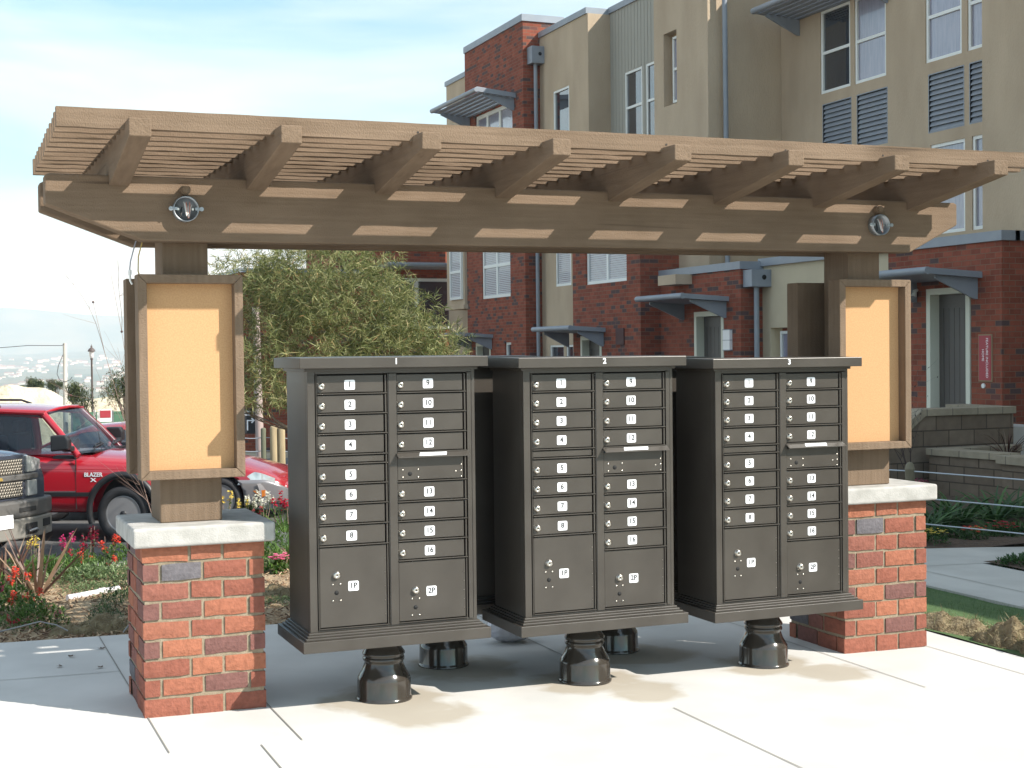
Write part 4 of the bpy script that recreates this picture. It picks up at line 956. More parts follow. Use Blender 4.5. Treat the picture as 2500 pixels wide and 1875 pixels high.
gst = [(-2.95, .70, .93, .935), (-2.5, .72, .93, 1.20), (-2.1, .70, .94, 1.32), (-1.5, .68, .95, 1.36), (-1.2, .68, .95, 1.33), (-.85, .70, .95, 1.14), (-.48, .72, .92, .925)]
def gh(u, v):
    x = gst[0][0] + (gst[-1][0] - gst[0][0]) * u; w_, zb, zt = interp(gst, x); a = v * math.pi
    cx_, cz_ = math.cos(a), math.sin(a); k = max(0, (zt - zb)); sgn = 1 if cx_ > 0 else -1
    return (x, sgn * abs(cx_) ** .55 * w_ * (1 - .13 * (cz_ ** .55) * min(1, k * 3)), zb + k * cz_ ** .55)
gr.grid(gh, 50, 33); gr.build('cabin_glass', dglass, cp)
rf = MB(); rf.grid(lambda u, v: (lambda p: (p[0], p[1], p[2] + .008))(gh(.27 + .47 * u, .20 + .60 * v)), 24, 25); rf.build('roof', dkred, cp)
for s in (0, 1):
    for (ua, ub) in ((.70, .97), (.05, .3)):
        b = MB(); pts = [Vector(gh(ua + (ub - ua) * k / 8, (.205 if s == 0 else .795) * (1 - 0) if False else (.20 if s == 0 else .80))) for k in range(9)]; b.tube(pts, .026, 8); b.build('roof_pillar', dkred, cp)
    b = MB(); b.tube([gh(.50, .02 if s == 0 else .98), gh(.50, .10 if s == 0 else .9), gh(.49, .2 if s == 0 else .8)], .03, 8); b.build('roof_pillar', dkred, cp)
    sy = 1 if s == 0 else -1
    b = MB(); b.grid(lambda u, v: (lambda x: (x, sy * (interp(stc, x)[0] + .010 - .02 * v), .505 + (interp(stc, x)[2] - .485) * v * min(1, .08 + u * 2.0)))(.26 + .52 * u), 20, 6)
    b.build('headlight', lens, cp)
    b = MB(); b.prism([(.48, .42), (.66, .43), (.66, .35), (.60, .33)], *sorted((sy * .80, sy * .828)), 1); b.build('turn_signal', amber, cp)
place(cp, 2.705, 14.98, 0, -.80, -.93, R(90 - 117)); cp.scale = (1, 1, 1.05)

# ---- blue grey pickup, front right corner in frame
pk = thing('pickup_truck', 'blue grey pickup truck with mesh grille at the left edge, nearest car', 'truck')
# front face at x = 0 (pointing +x), half width .95, ground z = 0
bo = body_mesh([(-5.3, .92, .55, 1.15, 1.2), (-5.2, .95, .5, 1.2, 1.25), (-1.9, .97, .5, 1.18, 1.28), (-1.3, .97, .5, 1.18, 1.34), (-.6, .96, .52, 1.16, 1.33), (-.22, .93, .56, 1.14, 1.28), (-.10, .88, .60, 1.08, 1.22), (-.03, .82, .64, 1.0, 1.12)]).build('body', greyp, pk)
cut(bo, [cyl(-.98, .48, .5, 1.2, .44), cyl(-.98, .48, -1.2, -.5, .44), cyl(-4.4, .48, .5, 1.2, .44), cyl(-4.4, .48, -1.2, -.5, .44)])
for xx in (-.98, -4.4):
    for s in (1, -1):
        wheel(pk, xx, s * .94, .39, .25, 6, .23)
b = MB(); b.grid(lambda u, v: (-1.35 - .75 * v + .12 * (1 - (2 * u - 1) ** 2), (2 * u - 1) * (.85 - .12 * v), 1.30 + .52 * v), 12, 6); b.build('windshield', dglass, pk)
b = MB(); b.prism([(-1.42, 1.25), (-2.1, 1.84), (-3.2, 1.86), (-3.35, 1.25)], -.80, .80, 1); b.build('cab', greyp, pk, bevel=.06)
def fr_x(y): return .02 - .16 * abs(y / .95) ** 3.2
def panel(name, y0, y1, z0, z1, m, dx=0.0, th=.05, par=pk, bev=.006, z0b=None, z1b=None):
    b = MB(); n = 10; vs = []
    for i in range(n + 1):
        f = i / n; y = y0 + (y1 - y0) * f; x = fr_x(y) + dx; a = z0 + ((z0b if z0b is not None else z0) - z0) * f; c = z1 + ((z1b if z1b is not None else z1) - z1) * f
        vs += [(x, y, a), (x, y, c), (x - th, y, c), (x - th, y, a)]
    fs = [(0, 3, 2, 1), tuple(4 * n + k for k in range(4))] + [(4 * i + k, 4 * i + (k + 1) % 4, 4 * i + 4 + (k + 1) % 4, 4 * i + 4 + k) for i in range(n) for k in range(4)]
    b.add(vs, fs); return b.build(name, m, par, bevel=bev)
meshm = mat('grille_backing', (0.02, 0.02, 0.02), 0.8)
gm = mat('champagne_grille_mesh', (0.36, 0.32, 0.26), 0.4, 0.3)
panel('grille_surround', -.49, .49, .70, 1.22, greyp, -.02, .06)
for (a, c, lim) in ((1.00, 1.18, .42), (.74, .92, .42)):
    b = MB(); rr = 0
    z = a + .018
    while z < c - .012:
        y = -lim + (.020 if rr % 2 else 0)
        while y < lim:
            x = fr_x(y) + .006; p = [(y + .0205 * math.cos(q), z + .0185 * math.sin(q)) for q in [math.pi / 3 * k for k in range(6)]]; i_ = [(y + .0145 * math.cos(q), z + .0125 * math.sin(q)) for q in [math.pi / 3 * k for k in range(6)]]
            b.add([(x, *v) for v in p] + [(x + .004, *v) for v in i_], [(k, (k + 1) % 6, 6 + (k + 1) % 6, 6 + k) for k in range(6)])
            y += .040
        z += .0335; rr += 1
    go = b.build('grille_mesh', gm, pk); panel('grille_back', -lim - .01, lim + .01, a, c, meshm, .003, .02, go, 0)
panel('grille_bar', -.82, .82, .925, .995, taupe, .022, .06, bev=.015)
for s in (1, -1):
    panel('headlight', s * .51, s * .80, 1.01, 1.21, lens, .012, .06, bev=.012, z1b=1.14); panel('headlight', s * .52, s * .82, .73, .915, lens, .012, .06, bev=.012)
panel('bumper', -.99, .99, .50, .70, taupe, .10, .16, bev=.03)
panel('lower_valance', -.97, .97, .26, .495, taupel, .10, .10, bev=.02, z0b=.26)
for s in (1, -1):
    panel('tow_opening', s * .36, s * .58, .30, .43, meshm, .105, .02); panel('tow_opening', s * .70, s * .88, .36, .45, meshm, .108, .02); panel('bumper_slot', s * .26, s * .56, .565, .62, meshm, .104, .02)
    b = MB(); b.tube([(.13, s * .40, .34), (.15, s * .50, .36), (.13, s * .55, .34)], .016, 8); b.build('tow_hook', galv, pk)
b = MB(); b.box(.125, .135, -.155, .155, .40, .555); b.build('licence_plate', white, pk, bevel=.004)
b = MB(); b.prism([(-.09, -.018), (-.03, -.018), (-.03, -.036), (.03, -.036), (.03, -.018), (.09, -.018), (.075, .018), (.03, .018), (.03, .036), (-.03, .036), (-.03, .018), (-.105, .018)], .042, .052, 0, 0, Matrix.Translation((0, 0, .96))); b.build('badge', mat('gold_badge', (0.6, 0.42, 0.12), .3, .5), pk)
place(pk, -.535, 11.30, 0, 0, -.93 + .07, R(90 - 137))
# ================================================================== VEGETATION
def leafmesh(b, rnd, p, d, L_, w_, mi=0, droop=0.0, n=2, fold=0, spin=False):
    """one narrow leaf as a short strip from p along d"""
    d = Vector(d).normalized(); side = d.cross(Vector((rnd.uniform(-.3, .3), rnd.uniform(-.3, .3), 1))).normalized() if abs(d.z) < .95 else Vector((rnd.uniform(-1, 1), rnd.uniform(-1, 1), 0)).normalized()
    if spin: side = d.cross(rdir(rnd)).normalized()
    vs = []; p = Vector(p)
    for i in range(n + 1):
        f = i / n; c = p + d * (L_ * f) - Vector((0, 0, droop * f * f)); ww = w_ * (1 - f) ** .7 * (0.55 + .9 * min(f * 3, .5)) if i else w_ * .45
        vs += [c - side * ww * .5, c + side * ww * .5]
    b.add(vs, [(2 * i, 2 * i + 1, 2 * i + 3, 2 * i + 2) for i in range(n)], mi)
def rdir(r, up=0.0):
    while True:
        v = Vector((r.uniform(-1, 1), r.uniform(-1, 1), r.uniform(-1, 1)))
        if .1 < v.length < 1: break
    v.normalize(); v.z += up; return v.normalized()
feather = island_mat('feather_leaf', [(0, (0.055, 0.08, 0.022)), (.3, (0.14, 0.17, 0.055)), (.65, (0.26, 0.275, 0.11)), (.93, (0.40, 0.39, 0.19)), (1, (0.40, 0.24, 0.11))], .55, 0, 10, (0.8, 1.2), .35, .35)
greenl = island_mat('green_leaf', [(0, (0.04, 0.09, 0.015)), (.5, (0.08, 0.16, 0.03)), (1, (0.15, 0.24, 0.06))], .55, 0, 10, (0.8, 1.2), .35, .3)
greyl = island_mat('grey_green_leaf', [(0, (0.08, 0.13, 0.05)), (.5, (0.16, 0.23, 0.10)), (1, (0.27, 0.33, 0.18))], .7, 0, 10, (0.8, 1.2), .2, .25)
darkl = island_mat('dark_green_leaf', [(0, (0.02, 0.055, 0.015)), (.6, (0.045, 0.11, 0.03)), (1, (0.08, 0.16, 0.045))], .5, 0, 10, (0.8, 1.2), .35, .25)
olive = island_mat('olive_leaf', [(0, (0.035, 0.05, 0.015)), (.6, (0.08, 0.10, 0.03)), (1, (0.15, 0.16, 0.06))], .6, 0, 10, (0.8, 1.2), .2, .25)
bark = mat('bark', (0.13, 0.095, 0.07), 0.95, 0, (0.2, 0.16, 0.12), 20, .8, 40)
twig = mat('twig_bark', (0.26, 0.18, 0.15), 0.9)
def petal_mat(nm, c, c2): return island_mat(nm, [(0, c), (1, c2)], .6, 0, 10, (0.85, 1.15), .2, .3)
P_ = dict(magenta=petal_mat('magenta_petal', (0.62, 0.02, 0.16), (0.75, 0.10, 0.32)), crimson=petal_mat('crimson_petal', (0.38, 0.008, 0.03), (0.6, 0.02, 0.07)),
          coral=petal_mat('coral_petal', (0.72, 0.05, 0.03), (0.85, 0.16, 0.09)), maroon=petal_mat('maroon_petal', (0.12, 0.006, 0.02), (0.28, 0.012, 0.04)),
          white=petal_mat('white_petal', (0.75, 0.74, 0.62), (0.85, 0.85, 0.78)), yellow=petal_mat('yellow_petal', (0.75, 0.55, 0.04), (0.85, 0.75, 0.25)), pink=petal_mat('pink_petal', (0.75, 0.12, 0.28), (0.85, 0.3, 0.42)))
CLEAN = {k: v for k, v in {'magenta': 'magenta', 'crimson': 'crimson', 'coral': 'coral red', 'maroon': 'dark maroon', 'white': 'white', 'yellow': 'yellow', 'pink': 'pink'}.items()}
def tree_branches(b, rnd, p, d, L_, r, depth, tips, spread=.6, mi=0):
    n = 4; pts = [Vector(p)]; dd = Vector(d).normalized()
    for i in range(n):
        dd = (dd + rdir(rnd) * .16 + Vector((0, 0, .05))).normalized(); pts.append(pts[-1] + dd * L_ / n)
    b.tube(pts, [r * (1 - .5 * i / n) for i in range(n + 1)], 6 if depth > 1 else 4, mi, False)
    if depth == 0: tips.append((pts[-1], dd)); return
    for k in range(rnd.choice((2, 3, 3))):
        q = pts[rnd.choice((2, 3, 4))]; nd = (dd + rdir(rnd) * spread * 1.5).normalized(); tree_branches(b, rnd, q, nd, L_ * rnd.uniform(.6, .8), r * .5, depth - 1, tips, spread, mi)

# ---- feathery tree behind the first mailbox unit
rnd = random.Random(11)
tr = thing('feathery_tree', 'feathery yellow green tree with narrow leaves behind the number 1 mailboxes', 'tree', (3.05, 9.9, -.85))
b = MB(); tips = []
b.tube([(0, 0, 0), (.03, .02, .5), (-.02, .0, 1.0), (.02, 0, 1.4)], [.075, .06, .05, .045], 10)
for k in range(7): tree_branches(b, rnd, (.0, 0, .9 + .08 * k), (math.cos(k * 2.4), math.sin(k * 2.4), .55), .75, .028, 2, tips)
b.build('trunk', bark, tr)
b = MB()
lobes = [((0, 0, 2.55), (1.15, 1.0, 1.0)), ((-.75, 0, 2.3), (.85, .8, 1.05)), ((.80, -.1, 2.15), (.75, .7, .75)), ((-.1, -.2, 3.1), (.9, .8, .6)), ((.55, 0, 2.75), (.6, .6, .6)), ((-.95, .0, 1.75), (.5, .5, .45)), ((1.05, 0, 1.9), (.42, .5, .42)), ((-1.0, 0, 2.95), (.55, .5, .65))]
for k in range(4300):
    c, rr = rnd.choice(lobes[:4] if rnd.random() < .72 else lobes)
    u = rdir(rnd); f = rnd.uniform(.25, 1.0) ** .5 * rnd.uniform(.9, 1.1)
    q = Vector((c[0] + u.x * rr[0] * f, c[1] + u.y * rr[1] * f, c[2] + u.z * rr[2] * f))
    if q.z < 1.78 and q.x < .2: continue
    if math.sin(q.x * 6.1 + 1) * math.sin(q.z * 5.3) + .5 * math.sin(q.x * 13 + q.z * 11) > .78: continue
    ax = (u * .8 + rdir(rnd) * .9 + Vector((0, 0, .25))).normalized()
    Ls = rnd.uniform(.07, .12)
    for j in range(rnd.randint(11, 16)):
        t_ = rnd.uniform(0, .14); d = (ax * .55 + rdir(rnd)).normalized()
        leafmesh(b, rnd, q + ax * t_, d, Ls * rnd.uniform(.8, 1.35), .0125, 0, .004, spin=True)
b.build('crown', feather, tr)

# ---- bare shrub behind the left post
rnd = random.Random(5)
t = thing('bare_shrub', 'leafless shrub with thin twigs and a few seed heads behind the left post', 'shrub', (.17, 2.75, -.03))
b = MB(); sd = MB()
def tw(p, d, L_, r, dep):
    pts = [Vector(p)]; dd = Vector(d).normalized()
    for i in range(6): dd = (dd + rdir(rnd) * .10 + Vector((-.01, 0, -.015))).normalized(); pts.append(pts[-1] + dd * L_ / 6)
    b.tube(pts, [r * (1 - .7 * i / 6) for i in range(7)], 4, 0, False)
    if dep:
        for k in range(4): tw(pts[rnd.choice((2, 3, 4, 5))], (dd + rdir(rnd) * .8).normalized(), L_ * rnd.uniform(.25, .4), r * .55, dep - 1)
    for k in range(2):
        q = pts[rnd.choice((3, 4, 5, 6))]; sd.lathe([(.0005, -.008), (.006, -.004), (.0075, 0), (.006, .004), (.0005, .008)], 6, c=q) if rnd.random() < .06 else None
for k in range(5):
    tw((0, 0, 0), (rnd.uniform(-.16, .0), rnd.uniform(-.2, .2), 1), rnd.uniform(1.7, 2.1), .0038, 2)
b.build('branches', twig, t); sd.build('seed_heads', mat('seed_head', (0.08, 0.03, 0.025), .8), t)

# ---- snapdragons: stem with leaves and a blossom spike
def snap(seed, h, colr, leafm=greenl, n=5, spread=.09, leafn=26):
    r = random.Random(seed); t = thing('snapdragon', 'x', 'flower', (0, 0, 0)); b = MB(); f = MB()
    for k in range(n):
        a = r.uniform(0, 6.28); hh = h * r.uniform(.62, 1.0); dx, dy = spread * math.cos(a) * r.uniform(.3, 1), spread * math.sin(a) * r.uniform(.3, 1)
        b.tube([(dx * .2, dy * .2, 0), (dx * .7, dy * .7, hh * .5), (dx, dy, hh)], [.004, .003, .002], 5, 1, False)
        for j in range(leafn):
            g = r.uniform(.05, .82); q = Vector((dx * (.2 + .8 * g), dy * (.2 + .8 * g), hh * g)); aa = r.uniform(0, 6.28)
            leafmesh(b, r, q, (math.cos(aa), math.sin(aa), r.uniform(.1, .8)), r.uniform(.035, .065), .014, 0, .01)
        if r.random() < .75:
            for j in range(20):
                g = r.uniform(.74, 1.02); aa = r.uniform(0, 6.28); rad_ = .024 * (1.15 - abs(g - .86) * 2.2); q = Vector((dx + rad_ * .5 * math.cos(aa), dy + rad_ * .5 * math.sin(aa), hh * g))
                for m in range(3): leafmesh(f, r, q, (math.cos(aa + r.uniform(-.9, .9)), math.sin(aa + r.uniform(-.9, .9)), r.uniform(-.5, .7)), .024, .022, 0, .004)
    b.build('foliage', [leafm, twig], t)
    if f.v: f.build('blossoms', colr, t)
    return t
placed = []
def S(proto, x, y, z, label, s=1.0, grp='snapdragons in the planting bed', rz_=None, cat='flower'):
    used = proto.get('_used'); 
    if used: o = dup(proto, (x, y, z), rz_ if rz_ is not None else random.uniform(0, 6), label, grp, s, cat)
    else: o = proto; o.location = (x, y, z); o['label'] = label; o['group'] = grp; o['category'] = cat; o.scale = (s,) * 3
    proto['_used'] = 1; o['_used'] = 1; return o
pm_ = {c: snap(i + 3, .34, P_[c]) for i, c in enumerate(('magenta', 'crimson', 'coral', 'maroon', 'white', 'yellow'))}
ZB_ = -.03
S(pm_['magenta'], -.29, 4.68, ZB_, 'magenta snapdragon at the street edge of the left bed', .82)
S(pm_['crimson'], -.26, 4.50, ZB_, 'crimson snapdragon beside the magenta one in the left bed', .62)
S(pm_['coral'], -.20, 4.42, ZB_, 'low coral red snapdragon in front of the dark spire, left bed', .55)
S(pm_['maroon'], -.15, 4.66, ZB_, 'tall dark maroon spire among the snapdragons in the left bed', .95)
S(pm_['coral'], -.03, 4.58, ZB_, 'tall coral red snapdragon just left of the left pillar cap', .85)
S(pm_['coral'], -.03, 4.25, ZB_, 'short coral red snapdragon just left of the left pillar cap', .50)
S(pm_['yellow'], -.52, 4.68, ZB_, 'slender yellow snapdragon by the pickup bumper', .75)
for i, (c, x, y, s, lb) in enumerate([('maroon', -.83, 3.25, .80, 'tall dark maroon snapdragon at the left picture edge'), ('coral', -.70, 3.25, .78, 'bright coral snapdragon beside the bronze flax blades'), ('magenta', -.84, 2.9, .62, 'magenta snapdragon low at the left picture edge'),
        ('coral', -.64, 2.85, .52, 'coral snapdragon at the foot of the bronze flax'), ('coral', -.74, 2.65, .60, 'low coral snapdragon nearest the walk at the left edge'), ('maroon', -.60, 2.55, .40, 'dark maroon snapdragon leaning over the walk on the left'),
        ('magenta', -.54, 2.35, .30, 'small magenta snapdragon at the walk edge, left bed'), ('crimson', -.78, 2.2, .34, 'crimson snapdragon spilling on the walk edge at far left')]):
    S(pm_[c], x, y, -.01, lb, s)
S(pm_['crimson'], 1.66, 6.20, ZB_, 'tall crimson snapdragon closest to mailbox unit 1', 1.0)
S(pm_['crimson'], 1.58, 6.35, ZB_, 'crimson snapdragon second from mailbox unit 1', .98)
S(pm_['white'], 1.53, 6.6, ZB_, 'taller white snapdragon in front of the silver car bumper', .98)
S(pm_['white'], 1.45, 6.75, ZB_, 'smaller white snapdragon beside the left pillar cap, right side', .85)
S(pm_['crimson'], 1.43, 6.45, ZB_, 'short crimson snapdragon below the white ones', .60)
S(pm_['yellow'], 1.38, 6.75, ZB_, 'pale yellow snapdragon against the car wheel', .72)
S(pm_['yellow'], 1.22, 6.7, ZB_, 'yellow snapdragon right beside the left post', .98)
# strap-leaf clumps
def strap(seed, n, L_, w_, m, up=.9, droop=.5, nm='strap_leaf_plant', nseg=6):
    r = random.Random(seed); t = thing(nm, 'x', 'plant', (0, 0, 0)); b = MB()
    for k in range(n):
        a = r.uniform(0, 6.28); el_ = r.uniform(.35, 1.0) * up; LL = L_ * r.uniform(.6, 1); d = Vector((math.cos(a), math.sin(a), el_ * 1.6)).normalized()
        leafmesh(b, r, (.03 * math.cos(a), .03 * math.sin(a), 0), d, LL, w_ * r.uniform(.7, 1.1), 0, droop * LL * (1.2 - el_ * .5), nseg)
    b.build('leaves', m, t); return t
st = strap(1, 46, .42, .016, greenl, 1.0, .45)
G1 = 'strap leaved clumps behind the left pillar'
S(st, 1.60, 6.1, ZB_, 'light green strap leaf clump under the crimson flowers beside mailbox unit 1', 1.1, G1, cat='plant'); S(st, 1.45, 6.0, ZB_, 'light green strap leaf clump under the white flowers', .75, G1, cat='plant')
S(st, 1.28, 4.6, ZB_, 'thin strap leaf clump with bare tips low beside mailbox unit 1', .95, G1, cat='plant')
ft = strap(2, 26, .62, .034, island_mat('bronze_flax', [(0, (0.10, 0.05, 0.045)), (.6, (0.22, 0.13, 0.09)), (1, (0.42, 0.30, 0.2))], .5, 0, 10, (.85, 1.15), .4, .15), 1.3, .12, 'bronze_flax')
S(ft, -.57, 3.59, -.02, 'bronze flax with stiff blades fanning right behind the left snapdragons', 1.0, 'bronze flax plants', 1.0, 'plant'); S(ft, -.76, 3.8, -.02, 'bronze flax with upright tan blades cut by the left picture edge', .95, 'bronze flax plants', 3.2, 'plant')
# low bushy mounds
def mound(seed, rx, h, m, n, lw=.010, ll=.03, nm='low_shrub'):
    r = random.Random(seed); t = thing(nm, 'x', 'shrub', (0, 0, 0)); b = MB()
    for k in range(n):
        u = rdir(r); u.z = abs(u.z); f = r.uniform(.3, 1) ** .5; q = Vector((u.x * rx * f, u.y * rx * f, u.z * h * f))
        for j in range(4): leafmesh(b, r, q, (u + rdir(r) * .9), r.uniform(.6, 1.2) * ll, lw, 0, .004)
    b.build('foliage', m, t); return t
mg = mound(4, .28, .12, greyl, 420); G2 = 'low grey green ground cover plants'
for x, y, s, lb in [(-.22, 3.92, 1.15, 'grey green ground cover left of the white pipe end, near the pillar'), (-.08, 3.9, 1.25, 'grey green ground cover behind the white pipe next to the left pillar'), (-.26, 3.5, .7, 'smallest grey green ground cover behind the mulch'), (-.10, 3.15, .7, 'grey green ground cover touching the left pillar edge'), (.95, 4.0, .8, 'grey green ground cover right of the left pillar'), (.76, 2.6, .5, 'small grey green ground cover low beside mailbox unit 1')]:
    S(mg, x, y, -.03, lb, s, G2, cat='shrub')
mgd = mound(6, .26, .24, greenl, 420, .016, .04); G3 = 'leafy green plants in the left bed'
for x, y, s, lb in [(.04, 4.5, .8, 'leafy green bush right beside the left pillar cap'), (-.22, 4.55, .7, 'leafy green bush under the coral snapdragons'), (-.50, 4.55, .5, 'leafy green bush at the foot of the yellow snapdragon'), (-.78, 2.8, .9, 'dense leafy bush under the maroon snapdragons at the left edge'), (-.66, 2.45, .75, 'leafy green bush hanging over the walk at the left')]:
    S(mgd, x, y, -.04, lb, s, G3, cat='shrub')
mdx = mound(12, .30, .17, greenl, 520, .014, .04)
for x, y, s, lb in [(-.55, 4.35, 1.0, 'spreading green plant between the flax and the street flowers'), (-.35, 4.3, 1.0, 'spreading green plant under the magenta snapdragon'), (.9, 4.3, 1.1, 'spreading green plant low between the left pillar and the strap leaves'), (1.2, 5.2, 1.0, 'spreading green plant right of the left pillar cap'), (-.95, 3.5, 1.1, 'spreading green plant at the left picture edge under the flax')]:
    S(mdx, x, y, -.04, lb, s, 'spreading green plants in the left bed', cat='shrub')
mdk = mound(8, .17, .2, darkl, 420, .006, .03)
S(mdk, -.13, 2.76, -.02, 'dark fine leaved shrub touching the left side of the left pillar', 1.0, 'dark fine leaved shrubs', cat='shrub'); S(mdk, -.30, 2.35, -.03, 'flat dark fine leaved shrub at the walk edge left of the pillar', .7, 'dark fine leaved shrubs', cat='shrub')
pk_ = mound(9, .10, .07, greenl, 90, .02, .035, 'primrose')
b = MB(); r = random.Random(2)
for k in range(34):
    a = r.uniform(0, 6.28); q = (.07 * r.random() * math.cos(a), .07 * math.sin(a) * r.random(), .085 + r.uniform(-.01, .02))
    for m in range(5): leafmesh(b, r, q, (math.cos(m * 1.26), math.sin(m * 1.26), .25), .019, .022, 0, .002)
b.build('blossoms', P_['pink'], pk_); S(pk_, 1.04, 3.85, -.02, 'low clump of pink primroses between the left pillar and mailbox unit 1', 1.25, None, cat='flower')
if 'group' in pk_: del pk_['group']
# litter of mulch and twigs
def litter(name, n, area, zf, m, seed, L_=(.01, .05), kindl='loose wood chips scattered over the mulch bed'):
    r = random.Random(seed); b = MB()
    for k in range(n):
        x = r.uniform(area[0], area[1]); y = area[2] + (area[3] - area[2]) * r.random() ** 1.3; z = zf(x, y) + .006; a = r.uniform(0, 3.14); l_ = r.uniform(*L_); w2 = r.uniform(.003, .010); dx, dy = math.cos(a), math.sin(a); h = r.uniform(0, .016)
        p = Vector((x, y, z)); d = Vector((dx * l_, dy * l_, h)); s_ = Vector((-dy * w2, dx * w2, 0)); u_ = Vector((0, 0, .004))
        b.add([p, p + d, p + d + s_, p + s_, p + u_, p + d + u_, p + d + s_ + u_, p + s_ + u_], [(0, 1, 2, 3), (4, 7, 6, 5), (0, 4, 5, 1), (1, 5, 6, 2), (2, 6, 7, 3), (3, 7, 4, 0)])
    return tag(b.build(name, m), kindl, 'wood chips', kind='stuff')
chip = island_mat('wood_chips', [(0, (0.08, 0.045, 0.028)), (.5, (0.24, 0.15, 0.09)), (1, (0.50, 0.38, 0.25))], .9, 0, 10, (.8, 1.2))
litter('mulch_chips', 5200, (-1.3, 2.0, 1.9, 5.4), bedz, chip, 3)
strawm = island_mat('straw', [(0, (0.05, 0.04, 0.02)), (.5, (0.20, 0.16, 0.09)), (.8, (0.42, 0.36, 0.23)), (1, (0.12, 0.16, 0.05))], .9, 0, 10, (.8, 1.2), .1, .15)
def rough_mound(name, cx, cy, rx, ry, h, seed, label, cat, grp, zf=None, straw=900, base=None):
    r = random.Random(seed); t = thing(name, label, cat, (cx, cy, (zf or gz)(cx, cy) - .01), 0, grp); b = MB(); ph = [r.uniform(0, 6) for _ in range(8)]
    def hh(x, y):
        q = max(0, 1 - (x / rx) ** 2 - (y / ry) ** 2); return h * q ** .6 * (1 + .35 * math.sin(x * 23 + ph[0]) * math.sin(y * 19 + ph[1]) + .22 * math.sin(x * 51 + ph[2]) * math.sin(y * 47 + ph[3]))
    b.grid(lambda u, v: ((2 * u - 1) * rx, (2 * v - 1) * ry, hh((2 * u - 1) * rx, (2 * v - 1) * ry)), 40, 40); b.build('soil_mass', base or mat('clod_soil', (0.13, 0.095, 0.05), 1, 0, (0.25, 0.20, 0.115), 20, 1, 60, bdist=.02), t)
    s_ = MB()
    for k in range(straw):
        a = r.uniform(0, 6.28); f = r.random() ** .5 * 1.02; x, y = rx * f * math.cos(a), ry * f * math.sin(a); leafmesh(s_, r, (x, y, hh(x, y) - .004), rdir(r, .5), r.uniform(.02, .07), .0035, 0, .008, spin=True)
    o = s_.build('dry_grass', strawm, t); o['kind'] = 'stuff'; return t
GM = 'torn up sod clods along the plaza edge'
rough_mound('sod_clod', 4.02, .48, .20, .30, .07, 1, 'flat sod clod just right of the right pillar foot', 'clod', GM); rough_mound('sod_clod', 4.02, -.02, .19, .24, .12, 2, 'rounded straw covered sod clod, second from the right pillar', 'clod', GM)
rough_mound('sod_clod', 4.04, -.36, .22, .22, .17, 3, 'largest dark sod clod near the right picture edge', 'clod', GM, straw=1500); rough_mound('sod_clod', 4.05, -.85, .25, .30, .12, 4, 'sod clod at the right picture edge, nearest the camera', 'clod', GM)
rough_mound('soil_clod', -.36, 2.12, .26, .12, .085, 5, 'grassy soil clod on the walk edge left of the left pillar', 'clod', None, bedz, 500, mat('clod_soil', (0.14, 0.10, 0.055), 1, 0, (0.24, 0.19, 0.11), 20, 1, 60, bdist=.02))
rough_mound('straw_clod', .80, 2.9, .2, .14, .06, 6, 'pale straw and paper litter on the bed edge between left pillar and mailbox 1', 'litter', None, bedz, 500)
# grass blades on the strip
r = random.Random(9); b = MB()
for k in range(9000):
    x = r.uniform(3.83, 5.26); y = r.uniform(-1.3, 3.0) ; z = gz(x) + .03 * max(0, math.sin((x - 3.9) / 1.3 * math.pi)); leafmesh(b, r, (x, y, z - .002), rdir(r, 1.4), r.uniform(.02, .042), .0035, 0, .004, 1)
tag(b.build('grass', island_mat('grass_blade', [(0, (0.035, 0.08, 0.02)), (.8, (0.07, 0.14, 0.035)), (1, (0.15, 0.14, 0.06))], .7, 0, 10, (.8, 1.2), .2, .2)), 'short green grass in the strip beside the walkway', 'grass', kind='stuff')

# right bed: agapanthus clumps and flowers
ag = strap(21, 60, .62, .026, darkl, .9, .55, 'agapanthus'); GA = 'dark green strap leaved clumps below the block wall'
for x, y, s, lb in [(7.85, 5.4, 1.45, 'strap leaved clump right behind the right pillar'), (8.35, 5.7, 1.65, 'tallest strap leaved clump left of the cable railing middle'), (8.95, 5.9, 1.6, 'strap leaved clump between the yellow and the magenta flowers'), (9.5, 6.2, 1.4, 'strap leaved clump closest to the right picture edge'), (7.35, 5.0, 1.15, 'small strap leaved clump beside the right pillar')]:
    S(ag, x, y, gz(x) + .01, lb, s, GA, cat='plant')
def bunch(seed, c, cover=darkl):
    t = mound(seed, .14, .09, cover, 120, .018, .035, 'bedding_flower'); b = MB(); r = random.Random(seed)
    for k in range(26):
        a = r.uniform(0, 6.28); f = r.random() ** .5; q = (.12 * f * math.cos(a), .12 * math.sin(a) * f, .10 + r.uniform(-.02, .035))
        for m in range(5): leafmesh(b, r, q, (math.cos(m * 1.26 + k), math.sin(m * 1.26 + k), .3), .021, .024, 0, .002)
    b.build('blossoms', P_[c], t); return t
bf = {c: bunch(30 + i, c) for i, c in enumerate(('yellow', 'crimson', 'magenta', 'white', 'coral'))}; GB = 'bedding flowers beside the walkway'
